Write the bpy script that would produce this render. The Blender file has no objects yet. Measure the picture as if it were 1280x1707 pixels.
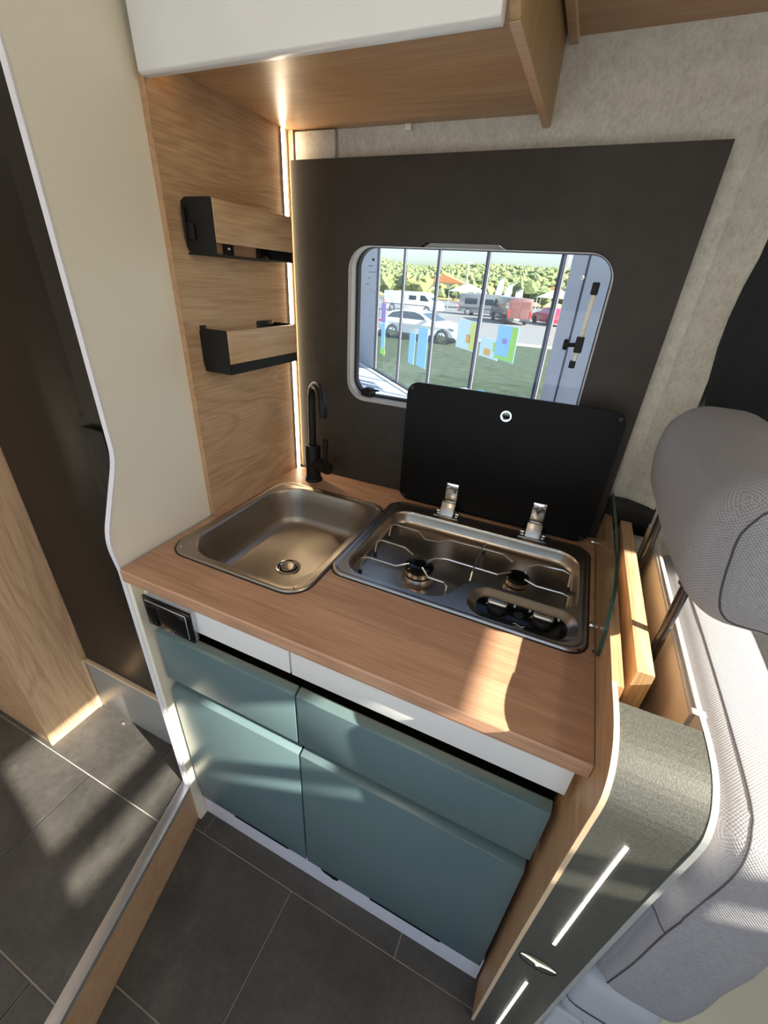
import bpy, bmesh, math, random
from mathutils import Vector, Matrix
from mathutils.geometry import tessellate_polygon
random.seed(7)
S = bpy.context.scene
COL = S.collection

# ------------------------------------------------------------------ camera
cd = bpy.data.cameras.new('camera'); cam = bpy.data.objects.new('camera', cd); COL.objects.link(cam)
cd.sensor_fit = 'VERTICAL'; cd.sensor_height = 24.0; cd.lens = 697.96/1707*24.0
cd.clip_start = .02; cd.clip_end = 900
def RX(a): return Matrix.Rotation(a, 3, 'X')
def RY(a): return Matrix.Rotation(a, 3, 'Y')
def RZ(a): return Matrix.Rotation(a, 3, 'Z')
Rw = RZ(.26025204) @ RY(.34278432) @ RX(2.10891217)          # world -> x right, y down, z forward
Rc = Rw.transposed() @ Matrix(((1,0,0),(0,-1,0),(0,0,-1)))
M4 = Rc.to_4x4(); M4.translation = Vector((.672, -.947, 1.388)); cam.matrix_world = M4
S.camera = cam

# ------------------------------------------------------------------ light
S.view_settings.view_transform = 'Standard'; S.view_settings.look = 'None'
S.view_settings.gamma = 1.0; S.view_settings.use_curve_mapping = False
S.view_settings.exposure = 0.7
SUN_DIR = Vector((-.975*.848, .22*.848, -.53))                # direction the light travels
w = bpy.data.worlds.new('sky'); S.world = w; w.use_nodes = True
nt = w.node_tree; bg = nt.nodes['Background']
sk = nt.nodes.new('ShaderNodeTexSky'); sk.sky_type = 'NISHITA'; sk.sun_disc = False
sk.sun_elevation = math.radians(32); sk.sun_rotation = math.radians(102.7)
sk.air_density = 1.0; sk.dust_density = 2.5; sk.ozone_density = 1.5
nt.links.new(sk.outputs[0], bg.inputs[0]); bg.inputs[1].default_value = .25
sd = bpy.data.lights.new('sun', 'SUN'); sd.energy = 12.5; sd.angle = math.radians(.6); sd.color = (1, .93, .80)
so = bpy.data.objects.new('sun', sd); COL.objects.link(so); so.location = (4, -3, 5)
so.rotation_euler = SUN_DIR.to_track_quat('-Z', 'Y').to_euler()

# ------------------------------------------------------------------ node helpers / materials
MATS = {}
def new_mat(name):
    m = bpy.data.materials.new(name); m.use_nodes = True; MATS[name] = m
    return m, m.node_tree, m.node_tree.nodes['Principled BSDF']
def N(nt, t, **kw):
    n = nt.nodes.new(t)
    for k, v in kw.items(): setattr(n, k, v)
    return n
def coords(nt, scale=(1,1,1), rot=(0,0,0)):
    tc = N(nt, 'ShaderNodeTexCoord'); mp = N(nt, 'ShaderNodeMapping')
    mp.inputs['Scale'].default_value = scale; mp.inputs['Rotation'].default_value = rot
    nt.links.new(tc.outputs['Object'], mp.inputs[0]); return mp.outputs[0]
def noise(nt, vec, scale=1, detail=4, rough=.55, dist=0):
    n = N(nt, 'ShaderNodeTexNoise'); n.inputs['Scale'].default_value = scale; n.inputs['Detail'].default_value = detail
    n.inputs['Roughness'].default_value = rough; n.inputs['Distortion'].default_value = dist
    nt.links.new(vec, n.inputs['Vector']); return n.outputs['Fac']
def ramp(nt, fac, stops):
    r = N(nt, 'ShaderNodeValToRGB'); e = r.color_ramp.elements
    e[0].position, e[0].color = stops[0][0], (*stops[0][1], 1)
    e[1].position, e[1].color = stops[-1][0], (*stops[-1][1], 1)
    for p, c in stops[1:-1]:
        x = e.new(p); x.color = (*c, 1)
    nt.links.new(fac, r.inputs[0]); return r.outputs[0]
def bump(nt, bsdf, h, strength=.2, dist=.002):
    b = N(nt, 'ShaderNodeBump'); b.inputs['Strength'].default_value = strength; b.inputs['Distance'].default_value = dist
    nt.links.new(h, b.inputs['Height']); nt.links.new(b.outputs[0], bsdf.inputs['Normal'])
def mathn(nt, op, a, b=None):
    n = N(nt, 'ShaderNodeMath', operation=op)
    for i, v in enumerate((a, b)):
        if v is None: continue
        if isinstance(v, (int, float)): n.inputs[i].default_value = v
        else: nt.links.new(v, n.inputs[i])
    return n.outputs[0]
def plain(name, col, rough=.5, metal=0, spec=.5, nscale=0, nstr=.05, coat=0, var=0):
    m, nt, b = new_mat(name)
    b.inputs['Base Color'].default_value = (*col, 1); b.inputs['Roughness'].default_value = rough
    b.inputs['Metallic'].default_value = metal; b.inputs['Specular IOR Level'].default_value = spec
    b.inputs['Coat Weight'].default_value = coat
    v = coords(nt); f = noise(nt, v, nscale or 40, 3)
    if var:
        a = tuple(max(0, c*(1-var)) for c in col); c2 = tuple(min(1, c*(1+var)) for c in col)
        nt.links.new(ramp(nt, f, [(.3, a), (.7, c2)]), b.inputs['Base Color'])
    if nscale: bump(nt, b, f, nstr, .001)
    return m
def wood(name, c1, c2, c3, axis, rough=.45, fig=1.0):
    m, nt, b = new_mat(name)
    along, across = 2.6, 95
    sc = [across]*3; sc['xyz'.index(axis)] = along
    v = coords(nt, tuple(sc)); fine = noise(nt, v, 3.2, 6, .62, .3)
    sc2 = [7.0]*3; sc2['xyz'.index(axis)] = 1.1
    v2 = coords(nt, tuple(sc2)); big = noise(nt, v2, 1.0, 3, .5, 1.2)
    rings = mathn(nt, 'SINE', mathn(nt, 'MULTIPLY', big, 60*fig))
    rings = mathn(nt, 'MULTIPLY', mathn(nt, 'ADD', rings, 1), .5)
    mix = mathn(nt, 'ADD', mathn(nt, 'MULTIPLY', fine, .62), mathn(nt, 'MULTIPLY', rings, .10))
    mix = mathn(nt, 'ADD', mix, mathn(nt, 'MULTIPLY', big, .22))
    nt.links.new(ramp(nt, mix, [(.34, c1), (.5, c2), (.66, c3)]), b.inputs['Base Color'])
    b.inputs['Roughness'].default_value = rough
    bump(nt, b, fine, .12, .001); return m
def fabric(name, c1, c2, freq=1900, rough=.95, stren=.5):
    m, nt, b = new_mat(name)
    tc = N(nt, 'ShaderNodeTexCoord'); s = N(nt, 'ShaderNodeSeparateXYZ'); nt.links.new(tc.outputs['Object'], s.inputs[0])
    x, y, z = s.outputs
    sn = N(nt, 'ShaderNodeSeparateXYZ'); nt.links.new(tc.outputs['Normal'], sn.inputs[0])
    ax, ay, az = [mathn(nt, 'ABSOLUTE', o_) for o_ in sn.outputs]
    kx = mathn(nt, 'MULTIPLY', mathn(nt, 'GREATER_THAN', ax, ay), mathn(nt, 'GREATER_THAN', ax, az))
    kz = mathn(nt, 'MULTIPLY', mathn(nt, 'GREATER_THAN', az, ay), mathn(nt, 'GREATER_THAN', az, ax))
    def pick(k, a, b_): return mathn(nt, 'ADD', mathn(nt, 'MULTIPLY', k, a), mathn(nt, 'MULTIPLY', mathn(nt, 'SUBTRACT', 1, k), b_))
    p = mathn(nt, 'SINE', mathn(nt, 'MULTIPLY', pick(kx, y, x), freq))
    q = mathn(nt, 'SINE', mathn(nt, 'MULTIPLY', pick(kz, y, z), freq))
    wv = mathn(nt, 'ADD', mathn(nt, 'MULTIPLY', mathn(nt, 'MULTIPLY', p, q), .5), .5)
    mel = noise(nt, coords(nt, (1, 5, 1)), 160, 4, .7)
    h = mathn(nt, 'ADD', mathn(nt, 'MULTIPLY', wv, .55), mathn(nt, 'MULTIPLY', mel, .5))
    nt.links.new(ramp(nt, h, [(.22, c1), (.75, c2)]), b.inputs['Base Color'])
    b.inputs['Roughness'].default_value = rough; b.inputs['Specular IOR Level'].default_value = .15
    b.inputs['Sheen Weight'].default_value = .0
    bump(nt, b, wv, stren, .0006); return m
def emit(name, col, s):
    m, nt, b = new_mat(name)
    b.inputs['Base Color'].default_value = (*col, 1); b.inputs['Emission Color'].default_value = (*col, 1)
    b.inputs['Emission Strength'].default_value = s; return m
def glass(name, tint, refl=.08, alpha=.0, rough=0.0):
    m, nt, b = new_mat(name); out = nt.nodes['Material Output']; nt.nodes.remove(b)
    t = N(nt, 'ShaderNodeBsdfTransparent'); t.inputs[0].default_value = (*tint, 1)
    g = N(nt, 'ShaderNodeBsdfGlossy'); g.inputs['Roughness'].default_value = rough
    lw = N(nt, 'ShaderNodeLayerWeight'); lw.inputs[0].default_value = .5
    fr_ = mathn(nt, 'ADD', mathn(nt, 'MULTIPLY', mathn(nt, 'POWER', lw.outputs['Facing'], 4.0), .9), .05)
    mx = N(nt, 'ShaderNodeMixShader')
    nt.links.new(mathn(nt, 'MULTIPLY', fr_, refl), mx.inputs[0])
    nt.links.new(t.outputs[0], mx.inputs[1]); nt.links.new(g.outputs[0], mx.inputs[2])
    nt.links.new(mx.outputs[0], out.inputs[0]); return m
def steel(name, col, rough, axis='x'):
    m, nt, b = new_mat(name)
    f = noise(nt, coords(nt), 9, 2)
    b.inputs['Metallic'].default_value = 1; b.inputs['Base Color'].default_value = (*col, 1)
    nt.links.new(mathn(nt, 'ADD', mathn(nt, 'MULTIPLY', f, .08), rough-.04), b.inputs['Roughness'])
    return m

WORK  = wood('worktop_oak', (.35,.185,.105), (.46,.262,.158), (.54,.33,.21), 'x', fig=.6)
GABLE = wood('gable_oak', (.38,.23,.12), (.50,.33,.185), (.58,.40,.24), 'y', fig=1.2)
OAKX  = wood('oak_x', (.44,.26,.14), (.52,.33,.19), (.58,.39,.24), 'x', .4)
OAKZ  = wood('oak_z', (.40,.25,.14), (.53,.36,.215), (.60,.43,.27), 'z')
OAKZD = wood('oak_panel', (.36,.20,.10), (.46,.28,.15), (.53,.34,.19), 'y')
OAKY  = wood('oak_leaf', (.42,.26,.13), (.56,.38,.21), (.66,.47,.28), 'y')
EDGE  = plain('oak_edge_band', (.66,.50,.32), .5, nscale=300)
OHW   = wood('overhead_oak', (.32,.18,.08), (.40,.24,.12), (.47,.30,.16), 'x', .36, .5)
OHV   = wood('overhead_end_oak', (.33,.22,.11), (.43,.30,.155), (.52,.37,.20), 'z', fig=1.5)
PLY   = wood('plywood_edge', (.42,.27,.13), (.66,.47,.27), (.78,.60,.38), 'z', fig=.5)
WHITE = plain('white_laminate', (.76,.72,.60), .35, nscale=500, nstr=.02)
WEDGE = plain('white_edge_band', (.70,.69,.74), .35, nscale=300)
WFAS  = plain('white_fascia', (.74,.74,.72), .3, nscale=500, nstr=.02)
CREAM = plain('cream_inner_face', (.72,.60,.46), .35, nscale=200)
BOARD = plain('charcoal_board', (.036,.029,.022), .5, spec=.3, nscale=26, nstr=.12, var=.14)
TEAL  = plain('teal_lacquer', (.105,.165,.172), .32, nscale=400, nstr=.02)
DARK  = plain('black_gap', (.005,.005,.005), .8, spec=.1, nscale=60)
BLACK = plain('black_metal', (.007,.0065,.006), .5, spec=.3, nscale=500, nstr=.03)
GLOSSB= plain('black_gloss', (.004,.004,.004), .14, spec=.3, nscale=60, nstr=.0)
LIDG  = plain('black_enamel_glass', (.004,.0035,.003), .38, nscale=60, nstr=.0, spec=.12)
FRIDGE= plain('fridge_black', (.006,.005,.004), .38, spec=.28, nscale=700, nstr=.06)
RUBBER= plain('black_rubber', (.012,.012,.012), .55, nscale=200)
STEEL = steel('brushed_steel', (.46,.405,.34), .30)
STEELS= steel('satin_sink_steel', (.38,.33,.27), .40, 'y')
CHROME= plain('chrome', (.75,.74,.72), .08, 1, nscale=90, nstr=0)
BURN  = steel('burner_ring_steel', (.62,.56,.50), .25, 'z')
ALU   = plain('anodised_aluminium', (.62,.63,.66), .35, .85, nscale=400, nstr=.02)
TRIMG = plain('grey_trim_plastic', (.27,.27,.25), .4, nscale=300, nstr=.02)
COVER = None
WINFR = plain('window_frame_plastic', (.42,.41,.38), .4, nscale=300)
KNOB  = steel('knob_satin', (.72,.68,.60), .3)
FELT  = None
SEAT  = fabric('grey_woven_fabric', (.18,.18,.19), (.36,.355,.375), 1750)
SEATD = fabric('dark_grey_curtain', (.015,.016,.017), (.028,.030,.032), 2600)
SEAM  = plain('seam_thread', (.06,.055,.06), .9, nscale=300)
BEIGE = plain('pale_podium_vinyl', (.70,.71,.60), .45, nscale=300)
GREYP = plain('grey_bolster_plastic', (.42,.44,.48), .5, nscale=300)
LEDM  = emit('led_warm_white', (1, .80, .55), 24)
LEDC  = emit('led_cover_strip', (1, .90, .80), 22)
LEDE  = emit('emblem_glow', (1, .86, .60), 3)
LEDW  = emit('led_hidden_amber', (1, .62, .25), 3)
FILL = emit('added_fill_glow', (1, .86, .68), 22)  # glow of the added fill lamps
WHP   = plain('white_print', (.8,.8,.78), .5, nscale=60)
GREENG= glass('green_edge_glass', (.95,.97,.96), .4)
CLEAR = glass('acrylic_pane', (.97,.98,.99), .35)
FGLASS= glass('facade_glass', (.93,.98,1.0), .25)
m, nt, b = new_mat('felt_wall'); FELT = m
f1 = noise(nt, coords(nt), 40, 5, .7); f2 = noise(nt, coords(nt, (1,1,.6)), 190, 4, .8)
nt.links.new(ramp(nt, mathn(nt, 'ADD', mathn(nt, 'MULTIPLY', f1, .4), mathn(nt, 'MULTIPLY', f2, .6)),
    [(.38, (.46,.43,.36)), (.5, (.56,.53,.45)), (.62, (.63,.60,.52))]), b.inputs['Base Color'])
b.inputs['Roughness'].default_value = 1; b.inputs['Specular IOR Level'].default_value = .05; bump(nt, b, f2, .4, .002)
m, nt, b = new_mat('graphite_cover'); COVER = m
v = coords(nt); vo = N(nt, 'ShaderNodeTexVoronoi'); vo.inputs['Scale'].default_value = 900; nt.links.new(v, vo.inputs['Vector'])
nt.links.new(ramp(nt, vo.outputs['Color'], [(.0, (.050,.051,.044)), (.9, (.105,.106,.088))]), b.inputs['Base Color'])
b.inputs['Metallic'].default_value = .1; b.inputs['Roughness'].default_value = .5
bump(nt, b, vo.outputs['Distance'], .25, .0006)
def tilemat(name, c1, c2, c3):
    m, nt, b = new_mat(name)
    f1 = noise(nt, coords(nt), 5, 6, .62, .5); f2 = noise(nt, coords(nt), 70, 3, .7)
    nt.links.new(ramp(nt, mathn(nt, 'ADD', mathn(nt, 'MULTIPLY', f1, .7), mathn(nt, 'MULTIPLY', f2, .3)),
        [(.36, c1), (.5, c2), (.66, c3)]), b.inputs['Base Color'])
    b.inputs['Roughness'].default_value = .5; bump(nt, b, f2, .25, .0015); return m
TILE = tilemat('slate_tile', (.036,.034,.031), (.055,.052,.047), (.085,.080,.072))
GROUT= plain('light_grout', (.40,.38,.34), .8, nscale=300)

# ------------------------------------------------------------------ geometry helpers
def mesh_obj(name, verts, faces, mat, parent=None, smooth=False, bev=0, seg=2):
    me = bpy.data.meshes.new(name); me.from_pydata([tuple(v) for v in verts], [], faces)
    bm = bmesh.new(); bm.from_mesh(me)
    bmesh.ops.remove_doubles(bm, verts=bm.verts, dist=1e-6)
    bmesh.ops.recalc_face_normals(bm, faces=bm.faces)
    if bev:
        ed = [e for e in bm.edges if len(e.link_faces) == 2 and e.calc_face_angle(0) > .5]
        bmesh.ops.bevel(bm, geom=ed, offset=bev, segments=seg, affect='EDGES', clamp_overlap=True, profile=.5)
    bm.to_mesh(me); bm.free()
    if smooth or bev:
        for p in me.polygons: p.use_smooth = True
        if hasattr(me, 'set_sharp_from_angle'): me.set_sharp_from_angle(angle=math.radians(38))
    o = bpy.data.objects.new(name, me); COL.objects.link(o); me.materials.append(mat)
    if parent is not None:
        o.parent = parent
        if parent.type == 'EMPTY': o.location = -Vector(parent.location)
    return o
def thing(name, label, cat, loc=(0,0,0), group=None):
    o = bpy.data.objects.new(name, None); COL.objects.link(o); o.location = loc; o.empty_display_size = .05
    o['label'] = label; o['category'] = cat
    if group: o['group'] = group
    return o
def tag(o, label, cat, group=None):
    o['label'] = label; o['category'] = cat
    if group: o['group'] = group
    return o
def struct(o): o['kind'] = 'structure'; return o
def stuff(o): o['kind'] = 'stuff'; return o
def box(name, x0, x1, y0, y1, z0, z1, mat, parent=None, bev=0, seg=2):
    v = [(x, y, z) for x in (x0, x1) for y in (y0, y1) for z in (z0, z1)]
    f = [(0,1,3,2), (4,6,7,5), (0,4,5,1), (2,3,7,6), (0,2,6,4), (1,5,7,3)]
    return mesh_obj(name, v, f, mat, parent, bev=bev, seg=seg)
def rr(x0, x1, y0, y1, r, n=6):
    return fillet([(x0,y0),(x1,y0),(x1,y1),(x0,y1)], r, n)
def fillet(P, r, n=6):
    out = []; L = len(P)
    rs = r if isinstance(r, (list, tuple)) else [r]*L
    for i in range(L):
        a, p, c = Vector(P[i-1]), Vector(P[i]), Vector(P[(i+1) % L]); q = rs[i]
        if q <= 0: out.append(tuple(p)); continue
        u = (a-p).normalized(); v = (c-p).normalized(); ang = u.angle(v)
        d = min(q/math.tan(ang/2), (a-p).length*.49, (c-p).length*.49); q2 = d*math.tan(ang/2)
        cen = p + (u+v).normalized()*(q2/math.sin(ang/2))
        s = p+u*d-cen; e = p+v*d-cen
        a0 = math.atan2(s.y, s.x); a1 = math.atan2(e.y, e.x); da = (a1-a0+math.pi) % (2*math.pi)-math.pi
        for k in range(n+1):
            t = a0+da*k/n; out.append((cen.x+q2*math.cos(t), cen.y+q2*math.sin(t)))
    return out
def place(axis, p, h):
    a, b = p
    return {'x': (h, a, b), 'y': (a, h, b), 'z': (a, b, h)}[axis]
def prism(name, loops, axis, h0, h1, mat, parent=None, bev=0, smooth=False, seg=2):
    """outline (plus holes) in the plane across `axis`, extruded h0..h1"""
    if not isinstance(loops[0][0], (tuple, list)): loops = [loops]
    verts, faces = [], []
    tri = tessellate_polygon([[Vector((a, b, 0)) for a, b in l] for l in loops])
    flat = [p for l in loops for p in l]; n = len(flat)
    verts = [place(axis, p, h0) for p in flat]+[place(axis, p, h1) for p in flat]
    if len(loops) == 1:
        faces += [tuple(range(n))[::-1], tuple(range(n, 2*n))]
    else:
        for t in tri: faces += [tuple(t), tuple(i+n for i in t)[::-1]]
    s = 0
    for l in loops:
        m = len(l)
        for i in range(m):
            j = (i+1) % m; faces.append((s+i, s+j, n+s+j, n+s+i))
        s += m
    return mesh_obj(name, verts, faces, mat, parent, smooth=smooth, bev=bev, seg=seg)
def loft(name, rings, mat, parent=None, cap0=False, cap1=False, smooth=True, closed=True):
    n = len(rings[0]); verts = [p for r in rings for p in r]; faces = []
    for k in range(len(rings)-1):
        for i in range(n if closed else n-1):
            j = (i+1) % n; faces.append((k*n+i, k*n+j, (k+1)*n+j, (k+1)*n+i))
    if cap0: faces.append(tuple(range(n))[::-1])
    if cap1: faces.append(tuple(range((len(rings)-1)*n, len(rings)*n)))
    return mesh_obj(name, verts, faces, mat, parent, smooth=smooth)
def ring2(pts, z): return [(a, b, z) for a, b in pts]
def lathe(name, prof, c, mat, parent=None, axis='z', n=32, smooth=True):
    rings = []
    for r, h in prof:
        R = []
        for i in range(n):
            t = 2*math.pi*i/n; a, b = max(r, 1e-5)*math.cos(t), max(r, 1e-5)*math.sin(t)
            R.append({'z': (c[0]+a, c[1]+b, c[2]+h), 'y': (c[0]+a, c[1]+h, c[2]+b), 'x': (c[0]+h, c[1]+a, c[2]+b)}[axis])
        rings.append(R)
    return loft(name, rings, mat, parent, True, True, smooth)
def smooth_path(pts, n=6):
    P = [Vector(p) for p in pts]; P = [P[0]*2-P[1]]+P+[P[-1]*2-P[-2]]; out = []
    for i in range(1, len(P)-2):
        a, b, c, d = P[i-1:i+3]
        for k in range(n):
            t = k/n
            out.append(.5*((2*b)+(c-a)*t+(2*a-5*b+4*c-d)*t*t+(3*b-a-3*c+d)*t**3))
    out.append(P[-2]); return out
def tube(name, pts, r, mat, parent=None, n=10, curve=0, closed=False):
    P = smooth_path(pts, curve) if curve else [Vector(p) for p in pts]
    rings = []; up = None; L = len(P)
    for i, p in enumerate(P):
        a = P[i-1] if (i or closed) else p; b = P[(i+1) % L] if (i < L-1 or closed) else p
        t = (b-a).normalized()
        if up is None:
            up = Vector((0,0,1)) if abs(t.z) < .9 else Vector((0,1,0))
        s = t.cross(up).normalized(); up = s.cross(t).normalized()
        rad = r if not callable(r) else r(i/(L-1))
        rings.append([tuple(p+s*rad*math.cos(2*math.pi*k/n)+up*rad*math.sin(2*math.pi*k/n)) for k in range(n)])
    if closed: rings.append(rings[0])
    return loft(name, rings, mat, parent, not closed, not closed)
def pillow(name, x0, x1, y0, y1, z0, z1, r, mat, parent=None, puff=0, n=16, wob=0, warp=None):
    c = Vector(((x0+x1)/2, (y0+y1)/2, (z0+z1)/2)); h = Vector(((x1-x0)/2, (y1-y0)/2, (z1-z0)/2))
    g = [math.tanh(2.2*(2*i/n-1))/math.tanh(2.2) for i in range(n+1)]
    verts, faces = [], []
    for ax in range(3):
        for sg in (-1, 1):
            b0 = len(verts)
            for i in range(n+1):
                for j in range(n+1):
                    q = [0,0,0]; q[ax] = sg; q[(ax+1) % 3] = g[i]; q[(ax+2) % 3] = g[j]
                    p = Vector((q[0]*h.x, q[1]*h.y, q[2]*h.z))
                    inner = Vector([max(-(h[k]-r), min(h[k]-r, p[k])) for k in range(3)])
                    d = p-inner
                    if d.length > 1e-9: p = inner+d.normalized()*r
                    bulge = puff*(1-g[i]**2)*(1-g[j]**2); p[ax] += sg*bulge
                    p = p+c
                    if wob: p += Vector([wob*math.sin(p.y*23+p.z*31+k*2)*math.cos(p.x*19+p.z*17+k) for k in range(3)])
                    if warp: p = warp(p)
                    verts.append(tuple(p))
            for i in range(n):
                for j in range(n):
                    a = b0+i*(n+1)+j; faces.append((a, a+1, a+n+2, a+n+1))
    return mesh_obj(name, verts, faces, mat, parent, smooth=True)
def text(name, s, size, M, mat, parent=None, depth=.0002):
    cu = bpy.data.curves.new(name, 'FONT'); cu.body = s; cu.size = size; cu.extrude = depth; cu.align_x = 'CENTER'; cu.align_y = 'CENTER'
    t = bpy.data.objects.new(name, cu); COL.objects.link(t)
    dg = bpy.context.evaluated_depsgraph_get(); dg.update()
    me = bpy.data.meshes.new_from_object(t.evaluated_get(dg)); bpy.data.objects.remove(t)
    me.transform(M); me.materials.clear(); me.materials.append(mat)
    o = bpy.data.objects.new(name, me); COL.objects.link(o)
    if parent is not None:
        o.parent = parent
        if parent.type == 'EMPTY': o.location = -Vector(parent.location)
    return o
def snap(pts, o, n=5, out=.0003):
    dep = bpy.context.evaluated_depsgraph_get()
    from mathutils.bvhtree import BVHTree
    bm = bmesh.new(); bm.from_mesh(o.data); t = BVHTree.FromBMesh(bm); R_ = []
    for p in smooth_path(pts, n):
        c, nr, i, d = t.find_nearest(p); R_.append(c+nr*out)
    bm.free(); return R_
def kids(o): return [c for c in bpy.data.objects if c.parent == o]
def copy_tree(o, parent=None):
    c = o.copy(); COL.objects.link(c)
    if parent is not None: c.parent = parent
    for k in kids(o): copy_tree(k, c)
    return c

# ================================================================== STRUCTURE
H = .9; HR = .165                                   # worktop height, raised floor height
slab = struct(box('floor', -2.2, 2.3, -2.3, .2, -.08, -.004, GROUT))
# tiles of the low floor (rows run along x)
gap = .0016
def tiles(parent, rows, zt, clip, first=0):
    """rows: (y0, y1, joints) ; clip(x0,x1,y0,y1)->polygon or None"""
    for y0, y1, js in rows:
        for a, b in zip(js[:-1], js[1:]):
            poly = clip(a+gap, b-gap, y0+gap, y1-gap)
            if poly and len(poly) > 2:
                prism('tile', poly, 'z', zt-.005, zt, TILE, parent, bev=.0006, seg=1)
def clip_half(poly, f):
    out = []
    for i in range(len(poly)):
        p, q = poly[i-1], poly[i]; a, b = f(p), f(q)
        if a >= 0 < b or a > 0 <= b or (a >= 0 and b >= 0): 
            if not out or out[-1] != p: out.append(p)
            out.append(q) if out[-1] != q else None
        elif a > 0 > b or a < 0 < b:
            t = a/(a-b); m = (p[0]+(q[0]-p[0])*t, p[1]+(q[1]-p[1])*t)
            if a > 0: out.append(p) if (not out or out[-1] != p) else None; out.append(m)
            else: out.append(m); out.append(q)
    res = []
    for p in out:
        if not res or (Vector(p)-Vector(res[-1])).length > 1e-6: res.append(p)
    if len(res) > 1 and (Vector(res[0])-Vector(res[-1])).length < 1e-6: res.pop()
    return res
def fasx(y): return -.007-(y+.563)*.262            # plan line of the step's riser
side = lambda p: p[0]-fasx(p[1])
rect = lambda a, b, c, d: [(a,c),(b,c),(b,d),(a,d)]
low = lambda a, b, c, d: clip_half(rect(a, b, c, d), side)
high = lambda a, b, c, d: clip_half(rect(a, b, c, d), lambda p: -side(p))
W = .587
j1 = [.03+W*k for k in range(-3, 4)]; j0 = [.328+W*k for k in range(-4, 4)]
tiles(slab, [(-.583-.30, -.583, [x for x in j0 if -.3 < x < 2.4]), (-.583, -.283, [-.02, .03, .03+W, .03+2*W]),
             (-1.183, -.883, [x-.13 for x in j0 if -.5 < x < 2.4]), (-1.483, -1.183, j0), (-1.783, -1.483, j1), (-2.083, -1.783, j0)], 0, low)
# raised platform at the left
plat = thing('raised_step', 'raised tiled step with oak riser and pale metal nosing left of the kitchen', 'step', (-.5, -.9, 0))
P0, P1 = (fasx(-.545)-.001, -.545), (fasx(-1.9), -1.9)
prism('step_body', [(-2.15,-.30), (-.03,-.30), (-.03,-.55), (P0[0]-.012,P0[1]), (P1[0]-.012,P1[1]), (-2.15,-1.9)], 'z', .0, HR-.004, GROUT, plat)
def hclip(a, b, c, d):
    return clip_half(clip_half(rect(a, b, c, d), lambda p: -(p[0]-fasx(p[1]))-.022), lambda p: -.002-p[0]+max(0, (-.56-p[1])*9))
tiles(plat, [(-.655, -.355, [-.72-W, -.72, -.72+W, -.02, .35]), (-.955, -.655, [-.27-W*2, -.27-W, -.27, -.27+W]),
             (-1.255, -.955, [-.38-W, -.38, -.0, .3]), (-1.555, -1.255, j0), (-1.855, -1.555, j1)], HR, hclip)
d = (Vector(P1)-Vector(P0)).normalized(); nn = Vector((-d.y, d.x)); 
if nn.x < 0: nn = -nn
def strip(name, o0, o1, z0, z1, mat, bev=0):
    a = Vector(P0)+nn*o0; b_ = Vector(P0)+nn*o1; c = Vector(P1)+nn*o1; e = Vector(P1)+nn*o0
    return prism(name, [tuple(a), tuple(b_), tuple(c), tuple(e)], 'z', z0, z1, mat, plat, bev=bev)
strip('riser', -.012, 0, .0, HR-.008, OAKX)
strip('nosing_lip', -.004, .0022, HR-.017, HR-.004, TRIMG, .0006)
strip('nosing', -.024, .0045, HR-.004, HR+.004, ALU, .002)
for q in (.10, .47):
    c = Vector(P0)+d*q+nn*.0026
    lathe('rivet', [(0,0),(.0025,.0003),(.0018,.0010),(0,.0012)], (c.x, c.y, HR-.011), CHROME, plat, 'x', 10)

# back wall (felt) with window opening, other shell walls
wb = struct(box('wall_back', -2.2, .06, .03, .075, -.05, 2.15, FELT)); 
for a, b, c, e in ((.06,.78,-.05,1.06), (.06,.78,1.52,2.15), (.78,2.2,-.05,2.15)):
    box('wall_section', a, b, .03, .075, c, e, FELT, wb)
box('wall_pillar', .016, .113, .016, .03, 1.595, 1.65, FELT, wb, .003)
struct(box('wall_left', -2.2, -2.12, -2.2, .03, -.05, 2.15, WHITE))
CEIL = plain('ceiling_fabric', (.55,.53,.48), .9, nscale=200)
struct(box('ceiling', -2.2, 2.3, -2.2, .075, 2.08, 2.15, CEIL))
wf = struct(box('wall_front', 2.2, 2.26, -2.2, .075, -.05, 1.60, FELT))
for a, b, c, e in ((-.42,.075,1.60,1.93), (-2.2,-1.36,1.60,1.93), (-2.2,.075,1.93,2.15)):
    box('wall_section', 2.2, 2.26, a, b, c, e, FELT, wf)
box('window_strut', 2.2, 2.24, -1.36, -.42, 1.662, 1.692, BLACK, wf)
wk = struct(box('wall_door_side', -2.2, -.75, -2.2, -2.14, -.05, 2.15, WHITE))
box('wall_section', 1.5, 2.2, -2.2, -2.14, -.05, 2.15, WHITE, wk)
box('wall_section', -.75, 1.5, -2.2, -2.14, 1.95, 2.15, WHITE, wk)
for x, y in ((.35,-1.45), (-.9,-1.3), (1.5,-.9)):  # out-of-view fill lamps, added to brighten the interior
    t = thing('added_fill_light', {-1.45: 'added round fill lamp on the ceiling above the aisle behind the camera', -1.3: 'added round fill lamp on the ceiling over the raised step', -.9: 'added round fill lamp on the ceiling over the cab side'}[y], 'lamp', (x, y, 2.08), 'added fill lamps')
    lathe('lamp_rim', [(.10,0),(.115,-.002),(.115,-.014),(.10,-.016)], (x, y, 2.08), WHITE, t)
    lathe('diffuser', [(.0,-.012),(.098,-.013),(.098,-.018),(.0,-.022)], (x, y, 2.08), FILL, t)

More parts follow.
